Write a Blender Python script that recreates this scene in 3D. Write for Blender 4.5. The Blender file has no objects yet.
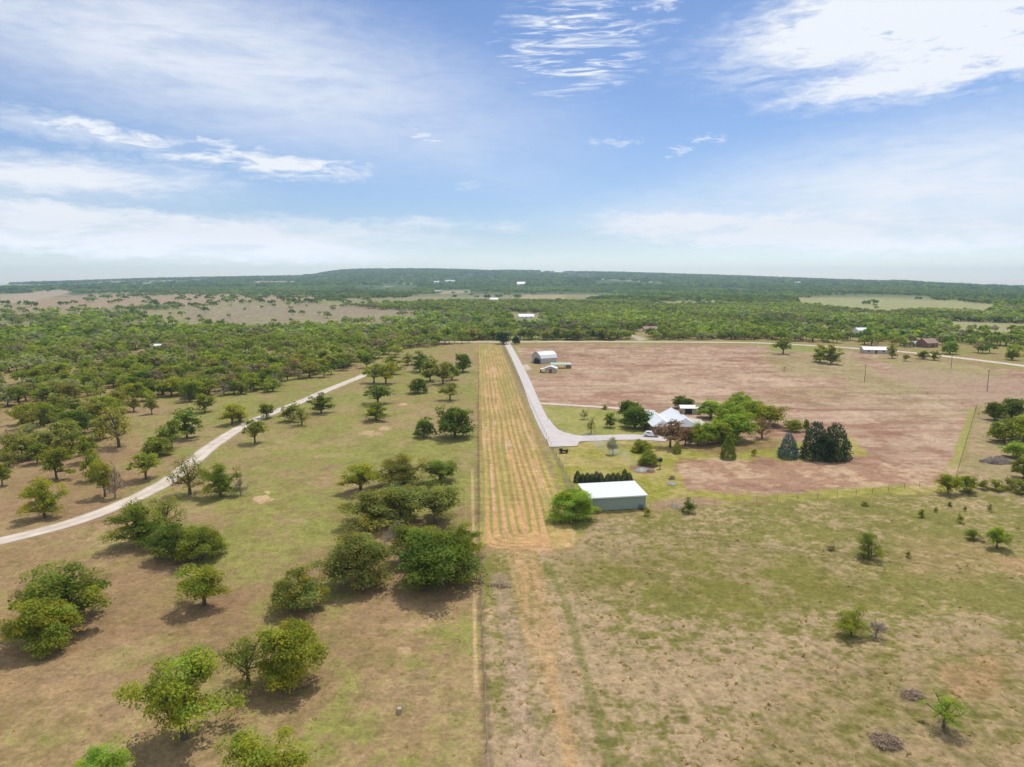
import bpy, math, random
import numpy as np
from mathutils import Vector, Matrix

random.seed(7)
rng = np.random.default_rng(7)
scene = bpy.context.scene
col = scene.collection
PI = math.pi

# ------------------------------------------------------------------ camera
H = 50.0
F = 683.0
CX, CY = 512.0, 383.5
YAW = math.atan(36 / F)
PITCH = math.atan((CY - 280) / F)
cam = bpy.data.cameras.new('camera')
cam.sensor_width = 36.0
cam.lens = F / 1024 * 36
cam.clip_start = 0.5
cam.clip_end = 60000
camo = bpy.data.objects.new('camera', cam)
col.objects.link(camo)
camo.location = (0, 0, H)
camo.rotation_euler = (PI / 2 - PITCH, 0, -YAW)
scene.camera = camo

fwd = np.array([math.sin(YAW) * math.cos(PITCH), math.cos(YAW) * math.cos(PITCH), -math.sin(PITCH)])
rgt = np.array([math.cos(YAW), -math.sin(YAW), 0.0])
upv = np.cross(rgt, fwd)


def at(px, py, z=0.0):
    """ground point that the reference viewpoint sees at a pixel"""
    d = fwd * F + rgt * (px - CX) + upv * (CY - py)
    t = (z - H) / d[2]
    return np.array([d[0] * t, d[1] * t, z])


def proj(x, y, z):
    dx, dy, dz = x, y, z - H
    a = dx * rgt[0] + dy * rgt[1] + dz * rgt[2]
    b = dx * upv[0] + dy * upv[1] + dz * upv[2]
    c = dx * fwd[0] + dy * fwd[1] + dz * fwd[2]
    c = np.where(c < 1, 1, c)
    return CX + F * a / c, CY - F * b / c


# ------------------------------------------------------------------ noise
def vnoise(x, y, seed=0):
    xi = np.floor(x).astype(np.int64)
    yi = np.floor(y).astype(np.int64)
    fx = x - xi
    fy = y - yi
    fx = fx * fx * (3 - 2 * fx)
    fy = fy * fy * (3 - 2 * fy)

    def h(a, b):
        n = (a * 374761393 + b * 668265263 + seed * 974634777) & 0xffffffff
        n = ((n ^ (n >> 13)) * 1274126177) & 0xffffffff
        n = n ^ (n >> 16)
        return n / 4294967296.0
    v00, v10, v01, v11 = h(xi, yi), h(xi + 1, yi), h(xi, yi + 1), h(xi + 1, yi + 1)
    return (v00 * (1 - fx) + v10 * fx) * (1 - fy) + (v01 * (1 - fx) + v11 * fx) * fy


def fbm(x, y, octaves=4, seed=0, gain=0.5):
    x = np.asarray(x, float)
    y = np.asarray(y, float)
    s = np.zeros_like(x)
    a = 1.0
    t = 0
    for o in range(octaves):
        ca, sa = math.cos(0.6 * o), math.sin(0.6 * o)
        s += a * vnoise((x * ca - y * sa) * 2 ** o + 13.7 * o, (x * sa + y * ca) * 2 ** o - 7.1 * o, seed + o)
        t += a
        a *= gain
    return s / t


def sstep(a, b, v):
    t = np.clip((v - a) / (b - a), 0, 1)
    return t * t * (3 - 2 * t)


def lin(r, g, b):
    def f(c):
        c /= 255
        return c / 12.92 if c <= 0.04045 else ((c + 0.055) / 1.055) ** 2.4
    return np.array([f(r), f(g), f(b)])


KALB = 0.66


def alb(r, g, b):
    return lin(r, g, b) * KALB


# ------------------------------------------------------------------ terrain height
RIDGE = np.array([(-600, 292), (-300, 290), (0, 284.5), (60, 282.4), (100, 281), (150, 279.2), (200, 278), (250, 277), (300, 276.2),
                  (320, 274.8), (330, 272.6), (345, 270.6), (365, 269.6), (400, 269.2), (440, 269.6), (500, 270.6), (560, 271.6),
                  (620, 272.8), (700, 275), (760, 277), (850, 280), (890, 281.4), (912, 281), (945, 283.4), (1024, 288.5),
                  (1300, 292), (1700, 293)], float)


def hfun(x, y):
    x = np.asarray(x, float)
    y = np.asarray(y, float)
    r = np.hypot(x, y)
    az = np.arctan2(x, np.maximum(y, 1e-3))
    px = 476 + F * np.tan(np.clip(az, -1.2, 1.2))
    row = np.interp(px, RIDGE[:, 0], RIDGE[:, 1])
    depth = r * np.maximum(np.cos(az - YAW), 0.2)
    zr = H + (280 - row) * depth / F - 8.0
    k = sstep(2200, 7400, r)
    k2 = 1 - sstep(7700, 8700, r)
    und = (fbm(x / 420, y / 420, 3, 5) - 0.5) * 14 * sstep(750, 1700, r)
    und2 = (fbm(x / 900, y / 900, 2, 9) - 0.5) * 30 * sstep(2500, 4500, r) * (1 - sstep(5500, 7000, r))
    return zr * k * k2 + und * (1 - k) + und2 * (y > 0) - 120 * (1 - k2) * (r > 7600)


# ------------------------------------------------------------------ helpers
MATS = {}


def new_mat(name):
    m = bpy.data.materials.new(name)
    m.use_nodes = True
    m.node_tree.nodes.clear()
    MATS[name] = m
    return m, m.node_tree.nodes, m.node_tree.links


def paint(name, c, rough=0.6, metal=0.0, var=0.15, scale=1.5, bump=0.0, stretch=(1, 1, 1)):
    if name in MATS:
        return MATS[name]
    m, N, L = new_mat(name)
    out = N.new('ShaderNodeOutputMaterial')
    b = N.new('ShaderNodeBsdfPrincipled')
    b.inputs['Roughness'].default_value = rough
    b.inputs['Metallic'].default_value = metal
    tc = N.new('ShaderNodeTexCoord')
    mp = N.new('ShaderNodeMapping')
    mp.inputs['Scale'].default_value = stretch
    L.new(tc.outputs['Object'], mp.inputs[0])
    n = N.new('ShaderNodeTexNoise')
    n.inputs['Scale'].default_value = scale
    n.inputs['Detail'].default_value = 5
    L.new(mp.outputs[0], n.inputs['Vector'])
    r = N.new('ShaderNodeMapRange')
    r.inputs[3].default_value = 1 - var
    r.inputs[4].default_value = 1 + var
    L.new(n.outputs[0], r.inputs[0])
    mx = N.new('ShaderNodeVectorMath')
    mx.operation = 'SCALE'
    mx.inputs[0].default_value = tuple(float(v) for v in c[:3])
    L.new(r.outputs[0], mx.inputs['Scale'])
    L.new(mx.outputs[0], b.inputs['Base Color'])
    if bump:
        bp = N.new('ShaderNodeBump')
        bp.inputs['Strength'].default_value = bump
        bp.inputs['Distance'].default_value = 0.05
        L.new(n.outputs[0], bp.inputs['Height'])
        L.new(bp.outputs[0], b.inputs['Normal'])
    L.new(b.outputs[0], out.inputs[0])
    return m


def mesh_np(name, V, Fq, mat, cols=None, smooth=False):
    """V (n,3); Fq (m,k) faces of equal size"""
    me = bpy.data.meshes.new(name)
    V = np.ascontiguousarray(V, np.float32)
    Fq = np.ascontiguousarray(Fq, np.int32)
    m, k = Fq.shape
    me.vertices.add(len(V))
    me.vertices.foreach_set('co', V.ravel())
    me.loops.add(m * k)
    me.loops.foreach_set('vertex_index', Fq.ravel())
    me.polygons.add(m)
    me.polygons.foreach_set('loop_start', np.arange(0, m * k, k, dtype=np.int32))
    me.polygons.foreach_set('loop_total', np.full(m, k, np.int32))
    if smooth:
        me.polygons.foreach_set('use_smooth', np.ones(m, bool))
    me.update(calc_edges=True)
    if cols is not None:
        a = me.color_attributes.new('tint', 'FLOAT_COLOR', 'POINT')
        c4 = np.ones((len(V), 4), np.float32)
        c4[:, :3] = cols
        a.data.foreach_set('color', c4.ravel())
    if mat:
        me.materials.append(mat)
    return me


def link(name, me, parent=None):
    o = bpy.data.objects.new(name, me)
    col.objects.link(o)
    if parent:
        o.parent = parent
    return o


def tag(o, label=None, cat=None, group=None, kind=None):
    if label:
        o['label'] = label
    if cat:
        o['category'] = cat
    if group:
        o['group'] = group
    if kind:
        o['kind'] = kind
    return o


def empty(name, loc, rz=0.0, label=None, cat=None, group=None):
    o = bpy.data.objects.new(name, None)
    o.empty_display_size = 0.3
    col.objects.link(o)
    o.location = tuple(float(v) for v in loc)
    o.rotation_euler = (0, 0, rz)
    return tag(o, label, cat, group)


class MB:
    def __init__(s):
        s.v = []
        s.f = []

    def add(s, vs, fs):
        b = len(s.v)
        s.v += [tuple(float(c) for c in v) for v in vs]
        s.f += [tuple(b + i for i in f) for f in fs]
        return s

    def box(s, x0, x1, y0, y1, z0, z1):
        return s.add([(x0, y0, z0), (x1, y0, z0), (x1, y1, z0), (x0, y1, z0), (x0, y0, z1), (x1, y0, z1), (x1, y1, z1), (x0, y1, z1)],
                     [(0, 3, 2, 1), (4, 5, 6, 7), (0, 1, 5, 4), (1, 2, 6, 5), (2, 3, 7, 6), (3, 0, 4, 7)])

    def tube(s, pts, rad, n=6):
        pts = [Vector(p) for p in pts]
        rings = []
        for i, p in enumerate(pts):
            d = (pts[min(i + 1, len(pts) - 1)] - pts[max(i - 1, 0)]).normalized()
            a = d.cross(Vector((0.3, 0.9, 0.2)))
            if a.length < 1e-3:
                a = d.cross(Vector((1, 0, 0)))
            a.normalize()
            b = d.cross(a)
            rr = rad[i] if hasattr(rad, '__len__') else rad
            rings.append([p + (a * math.cos(2 * PI * k / n) + b * math.sin(2 * PI * k / n)) * rr for k in range(n)])
        vs = [v for r in rings for v in r]
        fs = []
        for i in range(len(pts) - 1):
            for k in range(n):
                k2 = (k + 1) % n
                fs.append((i * n + k, i * n + k2, (i + 1) * n + k2, (i + 1) * n + k))
        fs.append(tuple(range(n))[::-1])
        fs.append(tuple((len(pts) - 1) * n + k for k in range(n)))
        return s.add(vs, fs)

    def prism(s, poly, axis, a0, a1):
        """polygon extruded along axis; poly in the other two coordinates"""
        n = len(poly)

        def P(u, v, a):
            return {'x': (a, u, v), 'y': (u, a, v), 'z': (u, v, a)}[axis]
        vs = [P(u, v, a0) for u, v in poly] + [P(u, v, a1) for u, v in poly]
        fs = [tuple(range(n))[::-1], tuple(range(n, 2 * n))]
        for i in range(n):
            j = (i + 1) % n
            fs.append((i, j, n + j, n + i))
        return s.add(vs, fs)

    def mesh(s, name, mat):
        me = bpy.data.meshes.new(name)
        me.from_pydata(s.v, [], s.f)
        me.update()
        import bmesh
        bm = bmesh.new()
        bm.from_mesh(me)
        bmesh.ops.recalc_face_normals(bm, faces=bm.faces)
        bm.to_mesh(me)
        bm.free()
        if mat:
            me.materials.append(mat)
        return me

    def build(s, name, mat, parent=None):
        return link(name, s.mesh(name, mat), parent)


def inpoly_dist(px, py, poly):
    """signed distance in pixels, positive inside"""
    poly = np.asarray(poly, float)
    n = len(poly)
    ins = np.zeros(px.shape, bool)
    dm = np.full(px.shape, 1e9)
    for i in range(n):
        ax, ay = poly[i]
        bx, by = poly[(i + 1) % n]
        ex, ey = bx - ax, by - ay
        L2 = ex * ex + ey * ey + 1e-9
        t = np.clip(((px - ax) * ex + (py - ay) * ey) / L2, 0, 1)
        dm = np.minimum(dm, np.hypot(px - ax - t * ex, py - ay - t * ey))
        c = ((ay > py) != (by > py))
        xi = ax + (py - ay) * ex / (ey if abs(ey) > 1e-9 else 1e-9)
        ins ^= c & (px < xi)
    return np.where(ins, dm, -dm)


def polydist(px, py, pts):
    dm = np.full(px.shape, 1e9)
    pts = np.asarray(pts, float)
    for i in range(len(pts) - 1):
        ax, ay = pts[i][:2]
        ex, ey = pts[i + 1][:2] - pts[i][:2]
        t = np.clip(((px - ax) * ex + (py - ay) * ey) / (ex * ex + ey * ey + 1e-9), 0, 1)
        dm = np.minimum(dm, np.hypot(px - ax - t * ex, py - ay - t * ey))
    return dm


def catmull(P, step=2.0):
    P = [np.array(p[:2], float) for p in P]
    Q = [2 * P[0] - P[1]] + P + [2 * P[-1] - P[-2]]
    out = []
    for i in range(1, len(Q) - 2):
        p0, p1, p2, p3 = Q[i - 1:i + 3]
        n = max(2, int(np.linalg.norm(p2 - p1) / step))
        for k in range(n):
            t = k / n
            out.append(0.5 * ((2 * p1) + (-p0 + p2) * t + (2 * p0 - 5 * p1 + 4 * p2 - p3) * t * t + (-p0 + 3 * p1 - 3 * p2 + p3) * t ** 3))
    out.append(Q[-2])
    return np.array(out)


# ------------------------------------------------------------------ road centre lines (pixels of the reference view -> ground)
TRACK_PX = [(-60, 553), (0, 541), (60, 526), (110, 509), (150, 491), (178, 474), (204, 452), (222, 439), (240, 428), (262, 417), (300, 402), (330, 389),
            (362, 376), (378, 368), (396, 361)]
ROAD_PX = [(380, 342.5), (440, 342), (505, 342), (600, 341.8), (700, 342.2), (760, 343), (820, 346), (870, 349.5), (905, 352), (960, 358), (1024, 366), (1110, 379)]
DRIVE_PX = [(507, 343), (513, 354), (518, 364), (526, 381), (532.5, 398), (539.5, 414), (547.5, 430), (553, 439)]
SIDE_PX = [(536, 403), (560, 404.5), (600, 407), (640, 410), (655, 411)]
ARM_PX = [(552, 436), (570, 438.2), (590, 438.3), (620, 437.2), (645, 437.4), (667, 439)]
TRACK = catmull([at(*p) for p in TRACK_PX])
ROAD = catmull([at(*p) for p in ROAD_PX], 6)
DRIVE = catmull([at(*p) for p in DRIVE_PX])
SIDE = catmull([at(*p) for p in SIDE_PX])
ARM = catmull([at(*p) for p in ARM_PX])

# ------------------------------------------------------------------ ground sheet
GREEN = alb(160, 156, 80)
OLIVE = alb(150, 143, 86)
TAN = alb(176, 150, 110)
DRY = alb(184, 158, 128)
PINK = alb(186, 150, 128)
LAWN = alb(160, 160, 72)


def microbump(x, y):
    a = 1 - np.abs(2 * vnoise(x / 0.85 + fbm(x / 1.5, y / 1.5, 2, 207) * 1.2, y / 0.85, 201) - 1)
    return np.clip(0.42 * a + 0.58 * fbm(x / 1.3, y / 1.3, 3, 203), 0, 1)


def ground_colour(x, y, z):
    px, py = proj(x, y, z)
    wide = fbm(x / 34, y / 34, 4, 11)
    mid = fbm(x / 8, y / 8, 4, 21)
    fine = fbm(x / 1.7, y / 1.7, 3, 31)
    vf = fbm(x / 0.6, y / 0.6, 2, 41)
    C = np.zeros(x.shape + (3,))
    tus = np.zeros(x.shape)          # tussock height weight

    def lay(w, c):
        nonlocal C
        w = np.clip(w, 0, 1)[..., None]
        C = C * (1 - w) + w * np.asarray(c)

    def zone(poly, c, feather=3.0, wob=0.0, amt=1.0, c2=None, thr=0.5, soft=0.12, nz=None):
        xs = [p[0] for p in poly]
        ys = [p[1] for p in poly]
        m = 12 + wob + feather
        sel = (px > min(xs) - m) & (px < max(xs) + m) & (py > min(ys) - m) & (py < max(ys) + m) & (y > 0)
        if not sel.any():
            return
        d = inpoly_dist(px[sel], py[sel], poly) + (mid[sel] - 0.5) * 2 * wob + (fine[sel] - .5) * wob
        w = sstep(-feather, feather, d) * amt
        cc = np.broadcast_to(np.asarray(c), (sel.sum(), 3)).copy()
        if c2 is not None:
            n = (nz if nz is not None else 0.5 * mid + 0.3 * fine + 0.2 * wide)[sel]
            k = sstep(thr - soft, thr + soft, n)[:, None]
            cc = cc * (1 - k) + np.asarray(c2) * k
        C[sel] = C[sel] * (1 - w[:, None]) + cc * w[:, None]

    n1 = 0.36 * mid + 0.26 * wide + 0.24 * fine + 0.14 * vf
    n1 = .5 + (n1 - .5) * 1.25
    # pasture: mix of green and dry grass everywhere
    base_g = alb(154, 151, 82)
    base_d = alb(174, 147, 106)
    bias = np.zeros(x.shape)
    bias += 0.10 * sstep(60, 320, px) * (px < 480) * (1 - sstep(500, 600, py)) * (py > 370)
    bias += 0.05 * sstep(360, 420, px) * (px < 480) * sstep(600, 640, py)
    bias -= 0.10 * (1 - sstep(40, 260, px)) * (px < 480)
    bmp = microbump(x, y)
    near = 1 - sstep(150, 330, np.hypot(x, y))
    n1 = n1 - (bmp - .5) * .22 * near
    k = sstep(0.42, 0.62, n1 + bias)
    C[:] = base_d * (1 - k[..., None]) + base_g * k[..., None]
    pk_ = sstep(.54, .68, fbm(x / 13, y / 13, 4, 57)) * .5 * (px < 480) * (1 - sstep(400, 600, np.hypot(x, y)))
    C = C * (1 - pk_[..., None]) + alb(182, 154, 116) * pk_[..., None]
    sh = sstep(.56, .66, fbm(x / 3.1, y / 3.1, 4, 37)) * .35 * (1 - sstep(500, 700, np.hypot(x, y)))
    C = C * (1 - sh[..., None]) + alb(128, 124, 62) * sh[..., None]
    # far land cover
    far = sstep(600, 900, np.hypot(x, y))
    fn = fbm(x / 160, y / 160, 4, 61)
    fc = np.where((fn > 0.52)[..., None], alb(150, 150, 96), alb(160, 150, 112))
    C = C * (1 - far[..., None]) + fc * far[..., None]
    vfar = sstep(1900, 2800, np.hypot(x, y))
    fn2 = fbm(x / 500, y / 900, 3, 63)
    fc2 = np.where((fn2 > 0.60)[..., None], alb(160, 158, 110), alb(92, 110, 62))
    C = C * (1 - vfar[..., None]) + fc2 * vfar[..., None]
    # distant fields
    PALE = alb(176, 166, 126)
    zone([(0, 304), (0, 296), (60, 289), (75, 291), (40, 301)], alb(184, 166, 140), 1.5, 1)
    zone([(5, 310), (45, 298), (110, 293), (200, 293), (300, 296), (340, 299), (200, 304), (60, 309)], alb(176, 148, 126), 2, 2, 1, alb(168, 158, 112), 0.56)
    zone([(180, 306), (300, 303), (440, 306), (450, 316), (330, 324), (190, 324)], alb(158, 140, 124), 3, 3, 1, alb(164, 154, 112), 0.5)
    zone([(-40, 284.6), (30, 284.2), (66, 285), (60, 286.5), (-40, 289)], PALE, 0.7, 0)
    zone([(255, 281), (296, 281), (298, 284), (250, 285)], alb(186, 160, 136), 0.7, 0)
    zone([(520, 295), (565, 294.5), (566, 300), (520, 302)], alb(180, 164, 126), 1, 1)
    zone([(650, 302), (715, 300), (720, 306), (655, 307)], alb(160, 166, 100), 1, 1)
    zone([(795, 298), (880, 298.5), (965, 301), (1000, 306), (985, 314), (940, 310), (880, 316), (850, 311), (800, 306)], alb(176, 170, 122), 1.5, 1.5, 1, alb(166, 166, 106), 0.5)
    zone([(946, 321), (1040, 325), (1040, 345), (1000, 340), (948, 332)], alb(178, 168, 124), 1.5, 1, 1, alb(168, 166, 112), 0.5)
    zone([(440, 291), (470, 290), (470, 293), (440, 294)], PALE, 0.8, 0)
    zone([(430, 318), (448, 320), (520, 318), (565, 322), (600, 330), (600, 340), (500, 340), (440, 330)], alb(150, 156, 88), 2, 2)
    zone([(395, 300), (470, 300), (520, 305), (440, 309)], alb(152, 160, 92), 2, 2, 0.7)
    # dirt lane beyond the road
    zone([(612, 330), (622, 331), (648, 339), (640, 341), (626, 335)], alb(200, 184, 160), 0.7, 0)

    # right-hand rough pasture
    R1 = [(482, 552), (575, 545), (600, 516), (720, 504), (940, 486), (1200, 470), (1500, 800), (1500, 1400), (484, 1400)]
    tn = 0.26 * mid + 0.24 * fine + 0.16 * vf + 0.16 * wide + 0.18 * fbm(x / 1.7 + y / 3.4, y / .55, 3, 141) + (bmp - .5) * .16 * near
    tnb = tn + 0.07 * sstep(600, 700, py) - 0.02 + 0.05 * sstep(520, 560, px) * (px < 600) - 0.055 * ((px > 640) & (py < 610))
    zone(R1, alb(144, 138, 74), 3, 2, 1, alb(184, 159, 124), 0.50, 0.085, tnb)
    zone([(560, 552), (740, 548), (900, 590), (760, 620), (640, 600), (570, 590)], alb(134, 128, 60), 14, 14, 0.62, alb(158, 140, 96), 0.56, 0.08)
    zone([(800, 660), (1024, 640), (1100, 800), (700, 800)], alb(136, 126, 68), 20, 20, 0.45, alb(160, 136, 96), 0.52, 0.08)
    zone([(940, 668), (985, 655), (1010, 668), (985, 700), (952, 695)], alb(186, 148, 108), 8, 8, 0.6)
    zone([(990, 553), (1060, 556), (1060, 580), (1000, 567)], alb(206, 164, 128), 5, 4, 0.7)
    zone([(900, 535), (1000, 540), (980, 580), (900, 570)], alb(178, 150, 106), 12, 8, 0.6)
    # pink dormant field
    P1 = [(516, 348), (560, 345), (768, 346), (900, 356), (1060, 376), (1060, 410), (976, 405), (956, 470), (930, 488), (850, 492), (700, 499), (640, 500), (648, 415), (600, 411), (545, 405), (534, 398)]
    zone(P1, alb(180, 140, 116), 1.6, 2.0, 1, alb(198, 170, 142), 0.54, 0.08)
    pk = sstep(0.50, 0.60, fbm(x / 60, y / 22, 4, 77))
    d = inpoly_dist(px, py, P1)
    lay(sstep(-1, 2, d) * pk * 0.75, alb(160, 116, 94))
    pk = sstep(0.58, 0.68, fbm(x / 90, y / 16, 4, 79))
    lay(sstep(-1, 2, d) * pk * 0.5, alb(166, 152, 104))
    pk = sstep(0.55, 0.66, fbm(x / 50, y / 5, 3, 83))
    lay(sstep(-1, 2, d) * pk * 0.6, alb(214, 186, 160))
    pk = sstep(0.42, 0.62, fbm(x / 9, y / 5, 4, 87))
    lay(sstep(-1, 2, d) * pk * 0.42, alb(204, 176, 148))
    pk = sstep(0.52, 0.66, fbm(x / 5, y / 8, 3, 89))
    lay(sstep(-1, 2, d) * pk * 0.38, alb(150, 120, 96))
    zone([(760, 352), (842, 352), (880, 372), (940, 384), (900, 396), (835, 378), (775, 372)], alb(168, 158, 104), 6, 5, 0.6)
    zone([(880, 357), (960, 364), (1010, 374), (960, 384), (900, 372)], alb(160, 160, 84), 5, 4, 0.75)
    zone([(768, 343), (820, 347), (830, 352), (770, 351)], alb(152, 156, 84), 2, 1)
    zone([(905, 362), (1060, 384), (1060, 420), (980, 402), (880, 376)], alb(184, 156, 132), 6, 3, 0.7)
    zone([(970, 408), (976, 408), (959, 470), (946, 472)], alb(170, 164, 92), 2.5, 3)
    zone([(978, 408), (990, 404), (1060, 470), (1060, 500), (960, 488), (962, 470)], alb(166, 152, 104), 3, 3, 0.9, alb(184, 158, 124), 0.5)
    # grass verge between drive and field, around the barns
    zone([(507, 348), (516, 348), (524, 366), (534, 392), (541, 402), (536, 403)], alb(160, 162, 84), 1.2, 0.5)
    zone([(515, 366), (528, 360), (565, 360), (572, 371), (545, 378), (524, 374)], alb(176, 152, 110), 2, 2)
    zone([(517, 366), (526, 364), (532, 369), (521, 371)], alb(214, 198, 176), 1, 0.5)
    # lawns
    zone([(540, 405), (600, 409), (655, 413), (660, 425), (650, 438), (600, 437), (566, 433), (552, 422)], alb(158, 160, 82), 1.0, 0.4, 1, alb(172, 164, 98), 0.52)
    Y1 = [(555, 447), (600, 441), (660, 441), (700, 446), (780, 440), (850, 440), (870, 455), (800, 462), (680, 460), (672, 470), (690, 488), (760, 494), (960, 478), (965, 488), (850, 497), (730, 503), (655, 507), (560, 500), (553, 470)]
    zone(Y1, alb(160, 158, 66), 3, 7, 1, alb(184, 166, 104), 0.52)
    zone([(676, 464), (700, 459), (850, 462), (960, 470), (930, 484), (840, 486), (790, 486), (700, 484)], alb(182, 144, 116), 2.5, 7, .9, alb(202, 172, 140), 0.51, 0.06)
    zone([(700, 446), (780, 440), (776, 449), (720, 455), (690, 452)], alb(148, 118, 84), 3, 2, 0.8)
    zone([(652, 500), (700, 496), (730, 502), (690, 507), (652, 508)], alb(178, 150, 116), 2, 2)
    # soil round the fire
    zone([(628, 467), (640, 463), (655, 467), (652, 473), (636, 473)], alb(160, 126, 100), 1, 0.6)
    # mown strip beside the drive, its mowing lines following the U turn at the end
    s0 = at(480, 549)
    xe, ye = s0[0], s0[1]
    wd = 18.6
    mm = (y > ye - 3) & (y < 540) & (x > -3) & (x < 26)
    cxs = xe + wd / 2
    dx = np.abs(x - cxs) + (fbm(x / 9, y / 40, 2, 91) - 0.5) * 1.0
    dy = np.maximum(0, ye + 9.0 - y)
    g = (np.maximum(dx, 0) ** 3 + dy ** 3) ** (1 / 3)
    right = x > cxs
    half = wd / 2 + np.where(right & (y < ye + 16), 1.3 * sstep(ye + 16, ye + 3, y), 0)
    edge = half - g + (fine - 0.5) * 0.5
    inside = sstep(-0.25, 0.25, edge) * mm
    st = 0.5 + 0.5 * np.sin(g * 3.6 + (fbm(x / 6, y / 70, 2, 93) - 0.5) * 3 + np.where(right, 1.4, 0))
    st = 0.70 * st + 0.30 * fbm(x / 0.8, y / 14, 3, 95)
    soil = alb(214, 170, 120)
    grs = alb(168, 156, 88)
    k = sstep(0.34, 0.60, st + (wide - 0.5) * 0.9 + (mid - .5) * .5 + 0.40 * sstep(ye + 16, ye, y))[..., None]
    sc = grs * (1 - k) + soil * k
    k2 = (sstep(0.70, 0.8, fbm(g * 1.3, y / 30, 3, 97)) * 0.7)[..., None]
    sc = sc * (1 - k2) + alb(222, 190, 160) * k2
    kg = (sstep(8.6, 4.0, dx) * 0 + sstep(0.5, 0.62, fbm(x / 2.2, y / 60, 2, 99)) * 0.4)[..., None]
    sc = sc * (1 - kg) + alb(156, 158, 76) * kg
    dkl = (sstep(.60, .70, fbm(g * .9 + 7, y / 50, 2, 131)) * .4)[..., None]
    sc = sc * (1 - dkl) + alb(168, 132, 92) * dkl
    C = C * (1 - inside[..., None]) + sc * inside[..., None]
    # green ditch between strip and drive
    zone([(502, 348), (505, 348), (549, 440), (573, 484), (580, 520), (572, 520), (560, 470)], alb(140, 136, 90), 1, 1, 0.8)
    # dirt track south of the strip
    dt = polydist(x, y, [at(520, 548), at(527, 570), at(536, 610), at(552, 680), at(574, 767), at(600, 860)])
    cw = 1.7 * (1 - sstep(95, 76, y)) + 0.8
    w = sstep(cw + 0.7, cw - 0.2, dt + (fine - 0.5) * 1.3) * (y < ye) * (y > 20)
    lay(w * (0.45 + 0.4 * sstep(0.4, 0.6, fbm(x / 0.7, y / 9, 2, 103))), alb(200, 164, 118))
    dt2 = polydist(x, y, [at(546, 560), at(566, 600), at(588, 680), at(612, 767), at(640, 860)])
    lay(sstep(1.0, 0.3, dt2 + (fine - 0.5) * 0.8) * 0.65 * (y > 20), alb(132, 132, 72))
    dt3 = polydist(x, y, [at(500, 575), at(513, 640), at(528, 767), at(536, 860)])
    lay(sstep(2.0, 0.6, dt3 + (fine - 0.5) * 1.2) * 0.55 * (y > 20), alb(192, 164, 140))
    # fence line: worn cow path on the left, dark weeds under the wire
    dp = polydist(x, y, [at(472, 470), at(474, 560), at(475, 640), at(476, 690)])
    lay(sstep(0.42, 0.15, dp + (fine - 0.5) * 0.3) * 0.9, alb(206, 176, 130))
    dfl = polydist(x, y, [at(478, 347), at(479, 560), at(483, 650), at(488, 767), at(493, 860)])
    lay(sstep(0.8, 0.2, dfl + (fine - 0.5) * 0.9) * 0.55 * (y > 20), alb(130, 108, 78))
    # vehicle tracks curving across the pasture on the right
    for k_, pts in enumerate(([(590, 525), (640, 530), (760, 545), (900, 560), (1030, 590)], [(590, 540), (690, 590), (800, 640), (900, 690), (930, 720), (1010, 790)],
                              [(700, 505), (800, 512), (930, 496), (1030, 500)])):
        P_ = catmull([at(*p) for p in pts], 5)
        dk = polydist(x, y, P_)
        w = np.maximum(sstep(0.55, 0.2, np.abs(dk - 0.85)), 0) * 0.4
        lay(w * sstep(0.35, 0.5, mid), alb(128, 116, 80))
    Pa = catmull([at(*p) for p in [(576, 560), (600, 540), (680, 528), (800, 540), (940, 566), (1060, 600)]], 5)
    da = polydist(x, y, Pa) * (y > 20)
    lay(sstep(45, 10, da) * (px > 575) * (py > 520) * (.5 + .5 * np.sin(da * 2.3 + 3 * wide)) * .30 * sstep(.35, .6, mid), alb(120, 116, 62))
    # bare earth scrapes in the left pasture
    for (qx, qy, sx, sy, am) in ((263, 498, 11, 5, 1), (371, 433, 12, 3, .8), (385, 428, 7, 2.5, .8), (403, 404, 5, 1.4, 1), (268, 492, 5, 2, 1), (330, 455, 30, 3, .25),
                                 (300, 520, 10, 3, .3), (418, 625, 30, 9, .25), (404, 650, 8, 5, .5), (520, 560, 6, 2, .4), (230, 470, 14, 3, .3)):
        e = ((px - qx) / sx) ** 2 + ((py - qy) / sy) ** 2 + (fine - 0.5) * 2.2
        lay(sstep(1.0, 0.3, e) * am * (y > 0), alb(216, 182, 144))
    rr_ = np.hypot(x, y) < 720
    for P_, hw_ in ((TRACK, 2.1), (ROAD, 3.75), (SIDE, 1.6), (DRIVE, 2.2)):
        dv = np.full(x.shape, 99.)
        dv[rr_] = polydist(x[rr_], y[rr_], P_[::2])
        lay(sstep(hw_ + 1.5, hw_ + .1, dv + (fine - .5) * 2.4 + (vf - .5)) * .35, alb(196, 176, 142))
    # worn dry tan earth under the big oak groups
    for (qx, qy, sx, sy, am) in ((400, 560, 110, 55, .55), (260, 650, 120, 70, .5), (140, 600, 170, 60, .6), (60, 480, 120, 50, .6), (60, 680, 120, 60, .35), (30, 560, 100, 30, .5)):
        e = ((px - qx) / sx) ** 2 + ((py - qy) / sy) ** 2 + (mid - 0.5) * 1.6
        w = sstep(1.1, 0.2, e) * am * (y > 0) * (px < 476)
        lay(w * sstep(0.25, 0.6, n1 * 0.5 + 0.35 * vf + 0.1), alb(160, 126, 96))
    # fine speckle
    sp = 1 + (vf - 0.5) * 0.34 + (fine - 0.5) * 0.30 + (mid - 0.5) * 0.16 + (bmp - .5) * .22 * near + (fbm(x / 1.3 + y / 2.6, y / .45, 3, 143) - .5) * .3 * near
    C *= sp[..., None]
    # tussock relief
    tus = 0.35 + 0.65 * sstep(484, 500, px)
    tus = tus * (1 - inside)
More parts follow.
